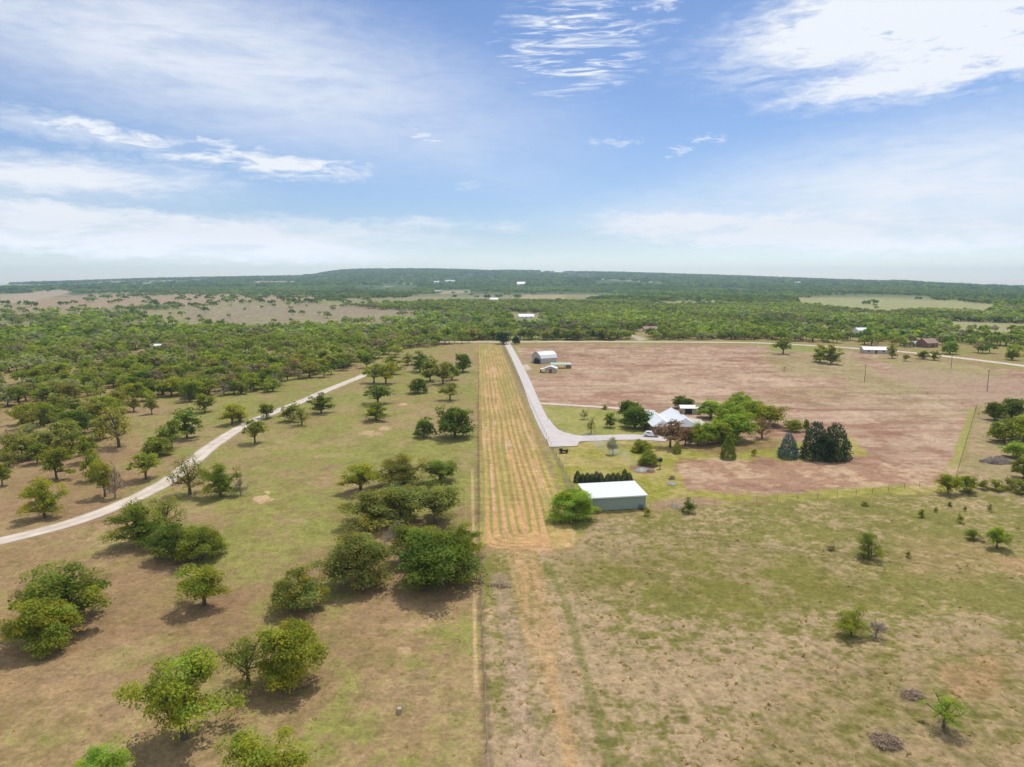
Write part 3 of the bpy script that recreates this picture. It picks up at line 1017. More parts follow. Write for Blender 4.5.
GY = 'trees in the yard of the white roofed house'
YARD = [
    (573, 519, 50, 38, 'lime', 'dense', 'bushy tree against the left end of the long green shed', 'shade_tree'),
    (610, 427, 15, 17, 'dark', 'oak', 'small round tree on the lawn left of the bigger dark pair', 'shade_tree'),
    (629, 420, 24, 24, 'dark', 'dense', 'rear one of the dark pair of trees left of the house', 'shade_tree'),
    (635, 428, 32, 27, 'dark', 'dense', 'front wider one of the dark pair of trees left of the house', 'shade_tree'),
    (584, 419, 10, 12, 'pale', 'open', 'faint young tree on the upper lawn nearest the side drive', 'young_tree'),
    (591, 433, 12, 19, 'pale', 'open', 'young leafless looking tree on the lawn above the driveway arm', 'young_tree'),
    (613, 454, 15, 20, 'pale', 'oak', 'small pale tree standing in a round gravel bed', 'young_tree'),
    (642, 451, 24, 14, 'bright', 'dense', 'low bright tree below the parked white car', 'shade_tree'),
    (649, 464, 24, 15, 'green', 'dense', 'low green tree beside the smoking fire', 'shade_tree'),
    (680, 408, 16, 15, 'dark', 'dense', 'dark tree behind the house roof, left of two', 'shade_tree'),
    (689, 408, 13, 12, 'dark', 'dense', 'dark tree behind the house roof, right of two', 'shade_tree'),
    (670, 447, 32, 31, 'rust', 'oak', 'reddish leafless tree in front of the house roof', 'shade_tree'),
    (685, 445, 24, 22, 'rust', 'oak', 'reddish brown sparse tree by the house front wall', 'shade_tree'),
    (698, 445, 25, 24, 'bright', 'dense', 'yellow green tree at the right end of the house front', 'shade_tree'),
    (707, 444, 22, 26, 'lime', 'dense', 'bright tree at the right front corner of the farmhouse', 'shade_tree'),
    (722, 443, 24, 26, 'bright', 'dense', 'leafy tree between the farmhouse corner and the front of the cluster', 'shade_tree'),
    (677, 453, 9, 14, 'green', 'cone', 'little conifer in front of the house on the lawn', 'conifer'),
    (711, 418, 24, 22, 'lime', 'dense', 'bright tree at the left back of the green cluster beside the house', 'shade_tree'),
    (740, 411, 26, 22, 'lime', 'dense', 'bright tree at the top of the green cluster beside the house', 'shade_tree'),
    (731, 427, 32, 30, 'lime', 'dense', 'broad tree in the middle of the green cluster beside the house', 'shade_tree'),
    (737, 440, 34, 32, 'lime', 'dense', 'front tree of the green cluster beside the house', 'shade_tree'),
    (715, 438, 20, 22, 'lime', 'oak', 'light green tree at the front left of the green cluster', 'shade_tree'),
    (753, 417, 22, 20, 'lime', 'dense', 'bright tree between the cluster top and its right end', 'shade_tree'),
    (769, 425, 28, 24, 'bright', 'dense', 'dark leafy tree at the right end of the green cluster', 'shade_tree'),
    (762, 438, 24, 24, 'rust', 'open', 'reddish brown tree in front of the green cluster right end', 'shade_tree'),
    (793, 431, 20, 14, 'bright', 'dense', 'low bright tree between the reddish tree and the big cedars', 'shade_tree'),
    (806, 431, 7, 14, 'green', 'dense', 'narrow shrubby tree left of the big cedars', 'shade_tree'),
    (728, 458, 17, 25, 'dark', 'cone', 'dark pine standing alone in front of the green cluster', 'conifer'),
    (754, 455, 6, 8, 'green', 'oak', 'tiny tree right of the lone dark pine', 'young_tree'),
    (788, 457, 22, 27, 'spruce', 'cone', 'bluish grey spruce left of the dark cedar pair', 'conifer'),
    (815, 458, 31, 41, 'cedar', 'cone', 'left peak of the tall dark cedar pair', 'conifer'),
    (834, 458, 34, 39, 'cedar', 'cone', 'right wider peak of the tall dark cedar pair', 'conifer'),
    (825, 460, 30, 30, 'cedar', 'dense', 'shorter cedar filling the middle of the dark cedar pair', 'conifer'),
]
for t in YARD:
    k_ = 1.22 if (t[0] > 705 and t[0] < 775 and t[1] < 445 and t[4] != 'rust') else 1.0
    tree_px(t[0], t[1], t[2] * k_, *t[3:7], name=t[7], group=GY)

GR = 'trees scattered in the right pasture'
RIGHT = [
    (944, 726, 42, 40, 'lime', 'open', 'bright young tree with dark shadow at the lower right', 'mesquite_tree', 'tree'),
    (870, 557, 28, 32, 'green', 'shrub', 'upright green mesquite with dead limbs at its foot', 'mesquite_tree', 'tree'),
    (853, 634, 36, 34, 'bright', 'shrub', 'bushy mesquite beside a dead limb tangle in the middle right', 'mesquite_tree', 'tree'),
    (876, 636, 22, 20, 'grey', 'bare', 'grey dead shrub touching the bushy mesquite', 'dead_shrub', 'shrub'),
    (997, 547, 26, 24, 'lime', 'oak', 'lone light green tree by the right edge with round shadow', 'mesquite_tree', 'tree'),
    (974, 538, 17, 12, 'green', 'shrub', 'small dark bush left of the lone light green tree', 'mesquite_bush', 'shrub'),
    (922, 516, 9, 9, 'bright', 'shrub', 'small pale bush right of the upright mesquite', 'mesquite_bush', 'shrub'),
    (960, 521, 8, 10, 'bright', 'shrub', 'small narrow bush above the dark bush', 'mesquite_bush', 'shrub'),
    (950, 505, 5, 5, 'dark', 'shrub', 'tiny dark bush just under the fence line trees', 'mesquite_bush', 'shrub'),
    (936, 511, 5, 5, 'dark', 'shrub', 'tiny dark bush left of the other tiny dark one', 'mesquite_bush', 'shrub'),
    (965, 510, 4, 5, 'dark', 'shrub', 'tiny dark bush right of the other tiny dark ones', 'mesquite_bush', 'shrub'),
    (865, 505, 8, 5, 'green', 'shrub', 'low bush under the fence at the pasture corner', 'mesquite_bush', 'shrub'),
    (990, 510, 6, 9, 'pale', 'shrub', 'pale thin sapling near the right edge', 'mesquite_bush', 'shrub'),
    (832, 549, 10, 5, 'brown', 'shrub', 'brown tuft left of the upright mesquite', 'mesquite_bush', 'shrub'),
    (908, 556, 7, 7, 'olive', 'shrub', 'faint olive bush right of the upright mesquite', 'mesquite_bush', 'shrub'),
    (689, 511, 17, 16, 'dark', 'shrub', 'dark bush by the fence right of the long shed', 'mesquite_bush', 'shrub'),
    (647, 514, 8, 10, 'bright', 'shrub', 'little bright bush at the shed right corner', 'mesquite_bush', 'shrub'),
    (605, 409, 7, 6, 'green', 'shrub', 'small bush beside the side drive', 'mesquite_bush', 'shrub'),
    (792, 450, 6, 5, 'green', 'shrub', 'small round shrub left of the bluish spruce', 'mesquite_bush', 'shrub'),
    (948, 493, 28, 24, 'bright', 'oak', 'bright fence line tree at the left end of its row', 'mesquite_tree', 'tree'),
    (968, 492, 24, 22, 'bright', 'oak', 'bright fence line tree second in its row', 'mesquite_tree', 'tree'),
    (983, 489, 13, 12, 'green', 'shrub', 'dark low bush third in the fence line row', 'mesquite_bush', 'shrub'),
    (997, 490, 18, 14, 'bright', 'shrub', 'light bush fourth in the fence line row', 'mesquite_bush', 'shrub'),
    (1010, 489, 18, 14, 'olive', 'shrub', 'olive bush fifth in the fence line row', 'mesquite_bush', 'shrub'),
    (1024, 494, 22, 18, 'green', 'shrub', 'green bush cut by the right edge in the fence line row', 'mesquite_bush', 'shrub'),
    (995, 420, 22, 22, 'dark', 'dense', 'dark tree at the left end of the right edge thicket', 'oak_tree', 'tree'),
    (1012, 418, 28, 24, 'dark', 'dense', 'darkest tree at the top of the right edge thicket', 'oak_tree', 'tree'),
    (1004, 442, 32, 28, 'green', 'dense', 'round green tree in the middle of the right edge thicket', 'oak_tree', 'tree'),
    (1024, 440, 30, 30, 'bright', 'dense', 'bright tree cut by the right edge in the thicket', 'oak_tree', 'tree'),
    (1016, 457, 26, 18, 'lime', 'dense', 'lime low tree at the foot of the right edge thicket', 'oak_tree', 'tree'),
    (1024, 478, 24, 26, 'green', 'dense', 'dark green tree at the right edge below the brush pile', 'oak_tree', 'tree'),
    (783, 354, 20, 18, 'green', 'oak', 'dark tree left of the pair at the field top edge', 'oak_tree', 'tree'),
    (820, 362, 19, 20, 'olive', 'oak', 'left tree of the pair standing in the field corner', 'oak_tree', 'tree'),
    (831, 364, 22, 22, 'green', 'oak', 'right tree of the pair standing in the field corner', 'oak_tree', 'tree'),
    (892, 358, 12, 16, 'olive', 'oak', 'tree right of the low white roofed house by the road', 'oak_tree', 'tree'),
    (905, 361, 9, 8, 'bright', 'oak', 'small tree below the tree by the low white roof', 'oak_tree', 'tree'),
    (923, 359, 14, 10, 'green', 'oak', 'left tree of the touching pair in front of the road', 'oak_tree', 'tree'),
    (934, 360, 12, 11, 'green', 'oak', 'right tree of the touching pair in front of the road', 'oak_tree', 'tree'),
    (950, 354, 18, 15, 'lime', 'dense', 'bright round tree just behind the road', 'oak_tree', 'tree'),
    (1012, 360, 14, 12, 'green', 'dense', 'round tree behind the road near the right edge', 'oak_tree', 'tree'),
    (503, 344, 16, 14, 'cedar', 'dense', 'black green tree at the head of the driveway, left one', 'oak_tree', 'tree'),
    (516, 344, 9, 9, 'cedar', 'dense', 'black green tree at the head of the driveway, right smaller one', 'oak_tree', 'tree'),
]
for t in RIGHT:
    tree_px(*t[:7], name=t[7], cat=t[8], group=GR)

GROAD = 'trees lined up behind the far road'
for i, x_ in enumerate((524, 531, 547, 556, 567, 577, 591, 601, 610, 448, 459, 473, 484, 494, 436, 425)):
    tree_px(x_, 339.5 + (i % 3) * .3, 11 + i % 3 * 2, 11 + i % 2 * 2, ['dark', 'green', 'olive'][i % 3], 'oak',
            'short round tree in the row just behind the far road', group=GROAD)

GA = 'arborvitae in the clipped row behind the shed'
arb = [(577.5, 10, 'leftmost arborvitae of the left row behind the shed'), (582.5, 7, 'second arborvitae in the left row behind the shed'),
       (587.5, 8, 'third arborvitae in the left row behind the shed'), (592, 7, 'fourth arborvitae in the left row behind the shed'),
       (596.5, 9.5, 'fifth arborvitae in the left row behind the shed'), (600.5, 8, 'rightmost arborvitae of the left row behind the shed'),
       (608, 7, 'leftmost arborvitae of the right row behind the shed'), (613, 8, 'second arborvitae in the right row behind the shed'),
       (618, 8, 'third arborvitae in the right row behind the shed'), (624.5, 12, 'tallest pointed arborvitae in the right row behind the shed'),
       (629, 8, 'rightmost arborvitae of the right row behind the shed')]
for x_, h_, lb in arb:
    tree_px(x_, 481.5, 9, h_ + 2.5, 'cedar', 'cone', lb, name='arborvitae', cat='shrub', group=GA)

# leaning limb between the small dark oak and the dense rounded one
p = at(437, 434)
mb = MB()
mb.tube([(0, 0, -.2), (-.8, .1, 1.6), (-2.0, .2, 3.4), (-3.6, 0, 4.0), (-5.4, -.2, 3.6)], [.32, .3, .26, .2, .1], 8)
mb.tube([(-2.0, .2, 3.3), (-2.6, .5, 4.2), (-3.4, .9, 4.8)], [.16, .1, .04], 6)
tr = empty('bent_tree', (p[0], p[1], -.1), 0, 'bent bare trunk arching left beside the dense rounded oak', 'tree', GF)
mb.build('trunk', M_BARK, tr)
C_ = np.array([(-4.6, 0, 4.6), (-3.4, .6, 5.2), (-5.4, -.4, 4.0), (-2.2, .3, 5.0)])
V, Fq, cc = leaf_quads(C_, np.array([1.0, .9, 1.1, .7]), 70, .22, 5)
b = link('crown', mesh_np('crown', V, Fq, M_LEAF, cc), tr)
b.color = (*TONES['dark'], 1)

# ------------------------------------------------------------------ woods
W_DENSE = [(-90, 470), (-90, 330), (60, 328), (180, 328), (330, 328), (420, 331), (476, 336), (476, 342), (405, 350), (398, 358), (360, 362), (338, 374), (300, 384),
           (270, 392), (216, 398), (195, 402), (170, 399), (140, 402), (110, 418), (60, 420), (0, 436)]
W_EDGE = [(-60, 466), (0, 440), (60, 424), (130, 410), (150, 412), (130, 440), (100, 470), (60, 462), (0, 470)]


def density(px, py, x, y):
    """tree cover 0..1 and mean tree scale"""
    d = np.zeros(px.shape)
    n = fbm(x / 60, y / 60, 3, 401)
    n2 = fbm(x / 180, y / 220, 3, 403)
    n3 = fbm(x / 420, y / 800, 3, 407)
    ins = inpoly_dist(px, py, W_DENSE)
    d = np.where(ins > 0, np.clip(1.0 + (n - .5) * 3.2, .34, 1), d)
    ins = inpoly_dist(px, py, W_EDGE)
    d = np.where(ins > 0, .22, d)
    # beyond the road: broad wooded belt
    r = np.hypot(x, y)
    pxw = px + (fbm(x / 90, y / 90, 3, 411) - .5) * 160 - (330 - py) * 1.2
    belt = (py < 340.0 + np.maximum(0, px - 780) * .055) & (pxw > 385) & (r < 1500)
    d = np.where(belt, np.clip(.66 + (n2 - .49) * 6, .06, 1), d)
    lef = (py < 331) & (pxw <= 385) & (r < 1700)
    d = np.where(lef, np.clip(.022 + (n2 - .55) * 1.6, .012, .35), d)
    fz = r > 1500
    d = np.where(fz, np.clip(.42 + (n3 - .50) * 9.0, .015, 1) * (.3 + .7 * sstep(340, 440, pxw)), d)
    d = np.where(r > 2400, np.clip(.66 + (n3 - .48) * 8, .02, 1), d)

    def clear(poly, v=0.0):
        nonlocal d
        d = np.where(inpoly_dist(px, py, poly) > 0, d * v, d)
    clear([(0, 304), (0, 296), (60, 289), (75, 291), (40, 301)], .02)
    clear([(5, 310), (45, 298), (110, 293), (200, 293), (300, 296), (340, 299), (200, 304), (60, 309)], .25)
    clear([(180, 306), (300, 303), (440, 306), (450, 316), (330, 324), (190, 324)], .5)
    clear([(-40, 284.6), (30, 284.2), (66, 285), (60, 286.5), (-40, 289)], 0)
    clear([(255, 281), (296, 281), (298, 284), (250, 285)], 0)
    clear([(520, 295), (565, 294.5), (566, 300), (520, 302)], .05)
    clear([(650, 302), (715, 300), (720, 306), (655, 307)], .05)
    clear([(795, 298), (880, 298.5), (965, 301), (1000, 306), (985, 314), (940, 310), (880, 316), (850, 311), (800, 306)], .02)
    clear([(946, 321), (1060, 325), (1060, 338), (1000, 335), (948, 331)], 0)
    clear([(430, 318), (448, 320), (520, 318), (565, 322), (575, 330), (540, 338), (500, 338), (440, 330)], .25)
    clear([(440, 289), (470, 289), (470, 293), (440, 294)], .0)
    clear([(608, 328), (624, 329), (655, 338), (650, 342), (620, 336)], .0)
    clear([(955, 346), (1060, 352), (1060, 366), (955, 357)], .12)
    clear([(870, 342), (900, 344), (955, 352), (955, 357), (870, 350)], .25)
    fill = (px > 755) & (px < 948) & (py > 326) & (py < 340.5 + np.maximum(0, px - 780) * .06)
    d = np.where(fill, np.maximum(d, .55 + (n - .5) * 2), d)
    fill = (px >= 940) & (py > 333) & (py < 352 + (px - 940) * .05)
    d = np.where(fill, np.maximum(d, .25 + (n - .5) * 2), d)
    return d


HOUSE_SPOTS = [(526, 318, 16), (650, 331, 12), (873, 350, 14), (925, 346, 14), (860, 333, 9), (521, 286, 6), (437, 283, 6), (797, 284, 5), (450, 282, 6), (155, 349, 6),
               (494, 301, 6), (478, 333, 4), (446, 329, 4)]


def scatter(r0, r1, space, crowd):
    """jittered grid over the view wedge between two distances"""
    ys = np.arange(r0 * .7, r1, space)
    pts = []
    for yy in ys:
        xm = yy * .86 + 40
        xs = np.arange(-xm, xm + 20, space)
        pts.append(np.column_stack([xs, np.full(len(xs), yy)]))
    P = np.concatenate(pts)
    P += rng.uniform(-.45, .45, P.shape) * space
    r = np.hypot(P[:, 0], P[:, 1])
    P = P[(r >= r0) & (r < r1)]
    z = hfun(P[:, 0], P[:, 1])
    px, py = proj(P[:, 0], P[:, 1], z)
    d = density(px, py, P[:, 0], P[:, 1]) * crowd
    keep = (rng.random(len(P)) < d) & (px > -60) & (px < 1085)
    for P_ in (TRACK, ROAD):
        keep &= polydist(P[:, 0], P[:, 1], P_[::2]) > 6.5
    for hx, hy, hr in HOUSE_SPOTS:
        keep &= ~((np.abs(px - hx) < hr) & (py > hy - hr * .30) & (py < hy + hr * .45))
    return P[keep], z[keep], px[keep], py[keep]


Pm, Zm, pxm, pym = scatter(150, 1500, 7.2, 1.0)
rm = np.hypot(Pm[:, 0], Pm[:, 1])
# the tallest-looking trees of the wood become single objects
hm = rng.uniform(5.5, 9.5, len(Pm))
wm = hm * rng.uniform(.95, 1.35, len(Pm))
score = hm / rm * ((pxm > -8) & (pxm < 1032))
order = np.argsort(-score)
tn_names = ['green', 'olive', 'bright', 'dark', 'brown', 'olive', 'green', 'pale']
tone_idx = (fbm(Pm[:, 0] / 50, Pm[:, 1] / 90, 2, 431) * 14 + rng.integers(0, 3, len(Pm))).astype(int) % 8
N_IND = 158
ind = set(order[:N_IND].tolist())
WORD = {'green': 'mid green', 'olive': 'olive', 'bright': 'bright green', 'dark': 'dark green', 'brown': 'brownish sparse', 'pale': 'pale green'}
for i in order[:N_IND]:
    tone = tn_names[tone_idx[i]]
    q = pxm[i]
    place = ('close to the left edge' if q < 70 else 'left of the pale grass clearing' if q < 140 else 'behind the clearing by the track' if q < 220
             else 'above the visible end of the gravel track' if q < 330 else 'near the head of the mown strip' if q < 480 else 'behind the far road')
    put_tree(Pm[i, 0], Pm[i, 1], wm[i], hm[i], tone, 'bare' if (tone == 'brown' and i % 2) else ('open' if i % 5 == 0 else 'oak'),
             lod='mid' if rm[i] < 380 else 'far', label=('%s oak of the left wood, %s' if q < 480 else '%s oak of the wooded belt, %s') % (WORD[tone], place), group='oaks of the left wood' if q < 480 else 'oaks behind the far road', tonevar=.15)


def mass(name, P, Z, h, w, quads, size, tones, seed):
    """many small trees no one would count, one mesh"""
    g = np.random.default_rng(seed)
    n = len(P)
    k = quads
    idx = np.repeat(np.arange(n), k)
    m = n * k
    d = g.normal(size=(m, 3))
    d /= np.linalg.norm(d, axis=1)[:, None]
    d[:, 2] = np.abs(d[:, 2]) - .25
    lump = 0.72 + .45 * g.random((n, 7))
    sec = ((np.arctan2(d[:, 1], d[:, 0]) + PI) / (2 * PI) * 6.99).astype(int)
    rr = lump[idx, sec] * (.6 + .45 * g.random(m))
    Q = np.empty((m, 3))
    Q[:, 0] = P[idx, 0] + d[:, 0] * rr * w[idx] * .5
    Q[:, 1] = P[idx, 1] + d[:, 1] * rr * w[idx] * .5
    Q[:, 2] = Z[idx] + h[idx] * .50 + d[:, 2] * rr * h[idx] * .5
    nr = d * .8 + g.normal(size=(m, 3)) * .42 + np.array([0, 0, .6])
    nr /= np.linalg.norm(nr, axis=1)[:, None]
    a = np.cross(nr, g.normal(size=(m, 3)))
    a /= np.linalg.norm(a, axis=1)[:, None] + 1e-9
    b = np.cross(nr, a)
    s = size * w[idx] * (.6 + .8 * g.random(m))
    s1 = s[:, None] * a
    s2 = (s * .8)[:, None] * b
    V = np.stack([Q - s1, Q - s2 + s1 * .2, Q + s1, Q + s2 - s1 * .2], 1).reshape(-1, 3)
    Fq = np.arange(4 * m).reshape(-1, 4)
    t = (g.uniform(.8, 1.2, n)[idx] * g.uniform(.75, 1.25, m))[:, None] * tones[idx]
    # stems
    nt = n
    tv = []
    wv = w * .022
    B = np.column_stack([P, Z - .5])
    T = np.column_stack([P, Z + h * .55])
    o = [(-1, -1), (1, -1), (1, 1), (-1, 1)]
    sv = np.stack([B + np.column_stack([ox * wv, oy * wv, 0 * wv]) for ox, oy in o] + [T + np.column_stack([ox * wv, oy * wv, 0 * wv]) * .6 for ox, oy in o], 1)
    base = len(V) + np.arange(nt)[:, None] * 8
    sf = np.concatenate([base + np.array([[0, 1, 5, 4]]), base + np.array([[1, 2, 6, 5]]), base + np.array([[2, 3, 7, 6]]), base + np.array([[3, 0, 4, 7]])])
    V = np.concatenate([V, sv.reshape(-1, 3)])
    Fq = np.concatenate([Fq, sf])
    cc = np.concatenate([np.repeat(t, 4, 0), np.tile(np.array([[.09, .075, .06]]), (nt * 8, 1))])
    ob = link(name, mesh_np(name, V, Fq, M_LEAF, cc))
    ob.color = (1, 1, 1, 1)
    return tag(ob, kind='stuff')


rest = np.array([i for i in range(len(Pm)) if i not in ind])
tones = np.array([TONES[tn_names[t]] for t in tone_idx])
nearr = rest[rm[rest] < 620]
farr = rest[rm[rest] >= 620]
o = mass('woodland', Pm[nearr], Zm[nearr], hm[nearr], wm[nearr], 150, .085, tones[nearr] * np.array([.88, .96, 1.0]), 3)
o['label'] = 'dense oak woodland on the left reaching to the far road'
tonesf = tones.copy()
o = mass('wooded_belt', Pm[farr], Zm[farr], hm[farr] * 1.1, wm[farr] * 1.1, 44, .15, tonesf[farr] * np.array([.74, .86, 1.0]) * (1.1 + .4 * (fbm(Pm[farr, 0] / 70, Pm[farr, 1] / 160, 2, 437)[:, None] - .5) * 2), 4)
o['label'] = 'belt of woods beyond the far road'
# distant forest
Pf, Zf, pxf, pyf = scatter(1500, 3600, 17.0, 1.0)
hf = rng.uniform(7, 11, len(Pf))
wf = rng.uniform(12, 22, len(Pf))
tf = np.array([TONES[t] for t in ('green', 'dark', 'dark', 'olive')])[rng.integers(0, 4, len(Pf))]
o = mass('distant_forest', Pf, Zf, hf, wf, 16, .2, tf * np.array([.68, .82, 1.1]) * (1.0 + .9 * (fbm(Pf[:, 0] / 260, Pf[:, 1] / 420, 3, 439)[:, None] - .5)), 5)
o['label'] = 'distant forest spreading over the plain'
Pf, Zf, pxf, pyf = scatter(3600, 7900, 46.0, 1.0)
hf = rng.uniform(9, 15, len(Pf))
wf = rng.uniform(40, 64, len(Pf))
tf = np.array([TONES[t] for t in ('green', 'dark', 'dark', 'green')])[rng.integers(0, 4, len(Pf))]
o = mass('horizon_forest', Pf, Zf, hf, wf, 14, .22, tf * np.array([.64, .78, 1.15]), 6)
o['label'] = 'forest on the hills along the horizon'
print('woods', len(Pm), len(nearr), len(farr), len(Pf), 'trees', TREE_N[0])


# ------------------------------------------------------------------ long grass tufts, thick in the right-hand pasture
def tufts():
    g = np.random.default_rng(77)
    n = 34000
    r = 50 + 120 * g.random(n) ** 1.15
    a = g.uniform(math.radians(-40), math.radians(44), n)
    P = np.column_stack([r * np.sin(a), r * np.cos(a)])
    px, py = proj(P[:, 0], P[:, 1], np.zeros(n))
    nz = .5 * fbm(P[:, 0] / 8, P[:, 1] / 8, 3, 21) + .5 * fbm(P[:, 0] / 1.7, P[:, 1] / 1.7, 3, 31)
    pr = np.where(px > 482, (.45 + 3.0 * (nz - .5)) * .16, .02 + .25 * (nz - .5))
    for pts in ([at(520, 548), at(527, 570), at(536, 610), at(552, 680), at(574, 767)],):
        dd = polydist(P[:, 0], P[:, 1], pts)
        pr = np.where(dd < 2.0, pr * .12, pr)
    pr = np.where((px > 476) & (px < 580) & (py < 550), 0, pr)
    pr = np.where((px > 550) & (py < 512), 0, pr)
    pr = np.where(polydist(P[:, 0], P[:, 1], TRACK[::3]) < 3.2, 0, pr)
    k = g.random(n) < pr
    P = P[k]
    right = px[k] > 482
    n = len(P)
    nb = 7
    idx = np.repeat(np.arange(n), nb)
    m = n * nb
    az = g.uniform(0, 2 * PI, m)
    hh = (np.where(right, g.uniform(.10, .26, n), g.uniform(.05, .12, n)))[idx] * g.uniform(.6, 1.2, m)
    sp = hh * g.uniform(1.1, 2.2, m)
    tz = -(1 - microbump(P[:, 0], P[:, 1])) * (0.10 + 0.62 * np.where(px[k] > 492, 1, .35)) * (1 - sstep(170, 330, r[k]))
    base = np.column_stack([P[idx] + g.normal(size=(m, 2)) * .10, tz[idx] - .06])
    dr = np.column_stack([np.cos(az), np.sin(az)])
    sd = np.column_stack([-dr[:, 1], dr[:, 0]]) * (g.uniform(.06, .13, m))[:, None]
    tip = base.copy()
    tip[:, :2] += dr * sp[:, None]
    tip[:, 2] += hh * .5 + .06
    mid = base.copy()
    mid[:, :2] += dr * (sp * .35)[:, None]
    mid[:, 2] += hh + .06
    A = mid.copy()
    A[:, :2] += sd
    B = mid.copy()
    B[:, :2] -= sd
    V = np.stack([base, A, tip, B], 1).reshape(-1, 3)
    Fq = np.arange(4 * m).reshape(-1, 4)
    mixv = g.random(n)
    c0 = alb(232, 204, 168)
    c1 = alb(186, 176, 92)
    f = np.where(right, mixv * .9, .5 + .5 * mixv)
    f = np.where(right & (g.random(n) < .12), 1.0, f * .8)[:, None]
    cc = (c0 * (1 - f) + c1 * f)[idx] * g.uniform(.75, 1.15, m)[:, None]
    ob = link('grass', mesh_np('grass', V, Fq, M_GRASS, np.repeat(cc, 4, 0)))
    ob.color = (1, 1, 1, 1)
    tag(ob, 'dry tussock grass in the near pasture', kind='stuff')


tufts()

# ------------------------------------------------------------------ buildings
M_WROOF = paint('white_sheet_roof', (.66, .68, .71), .4, .0, .06, .5, 0, (8, .4, 1))
M_TEAL = paint('green_grey_sheet_wall', alb(166, 186, 176), .55, .0, .08, 1.2, 0, (6, 6, .3))
M_WHITE = paint('white_paint', (.78, .78, .76), .55, 0, .06, 2)
M_DARK = paint('dark_opening', (.02, .02, .022), .8, 0, .1, 2)
M_BRICK = paint('brown_brick', (.20, .11, .085), .85, 0, .25, 5)
M_GLASS = paint('window_glass', (.03, .04, .05), .12, 0, .05, 2)
M_GALV = paint('galvanised_sheet', alb(214, 214, 210), .42, .35, .12, .6, 0, (6, .5, 6))
M_CREAM = paint('cream_wall', alb(214, 204, 186), .8, 0, .08, 1)
M_RED = paint('red_door', (.22, .05, .04), .7, 0, .1, 2)
M_GRN = paint('pale_green_roof', alb(196, 208, 190), .5, .1, .08, .7, 0, (6, .5, 1))
M_WOOD = paint('weathered_post', (.17, .14, .11), .9, 0, .3, 3)
M_RUST = paint('brown_roof', (.28, .18, .13), .8, 0, .15, 2)
M_GREYR = paint('grey_roof', (.38, .38, .38), .7, 0, .15, 2)


def ribs(mb, x0, x1, step, f):
    x = x0
    while x <= x1:
        f(mb, x)
        x += step


# long shed
a = at(594.5, 510.6)
b = at(645.5, 507.6)
ang = math.atan2(b[1] - a[1], b[0] - a[0])
Ls = 13.0
org = b
shed = empty('shed', (org[0], org[1], -.1), ang, 'long green grey metal shed with white roof beside the mown strip', 'shed')
hf_, hb_, dep = 3.05, 3.65, 8.0
mb = MB()
mb.prism([(0, 0), (dep, 0), (dep, hb_), (0, hf_)], 'x', -Ls, 0)
w = mb.build('wall', M_TEAL, shed)
mb = MB()
x = -Ls + .4
while x < -.1:
    mb.box(x, x + .07, -.05, -.003, .05, hf_ - .03)
    x += .62
mb.build('wall_rib', M_TEAL, w)
mb = MB()
sl = (hb_ - hf_) / dep
o_ = .35
mb.prism([(-o_, hf_ - o_ * sl + .03), (dep + o_, hb_ + o_ * sl + .03), (dep + o_, hb_ + o_ * sl + .13), (-o_, hf_ - o_ * sl + .13)], 'x', -Ls - .3, .3)
rf = mb.build('roof', M_WROOF, shed)
mb = MB()
x = -Ls
while x < .2:
    mb.prism([(-o_ + .02, hf_ - o_ * sl + .125), (dep + o_ - .02, hb_ + o_ * sl + .125), (dep + o_ - .02, hb_ + o_ * sl + .17), (-o_ + .02, hf_ - o_ * sl + .17)], 'x', x, x + .06)
    x += .9
mb.build('roof_seam', M_WROOF, rf)
mb = MB()
mb.box(-Ls - .35, .35, -o_ - .09, -o_ - .003, hf_ - .16, hf_ + .10)
mb.build('gutter', M_WHITE, shed)
for y0 in (-.02, dep - .12):
    mb = MB()
    mb.box(.003, .16, y0 - .03, y0 + .16, 0, hf_ if y0 < 1 else hb_)
    mb.build('corner_trim', M_WHITE, shed)
mb = MB()
mb.box(.004, .08, 1.2, 7.2, .05, 3.0)
dr_ = mb.build('door', M_WHITE, shed)
mb = MB()
mb.box(.085, .14, 4.1, 4.3, 1.1, 1.5)
mb.build('handle', M_DARK, dr_)
mb = MB()
mb.box(-1.6, -.6, -.28, -.055, .05, .85)
mb.build('air_conditioner', paint('unit_grey', (.1, .12, .12), .6), shed)


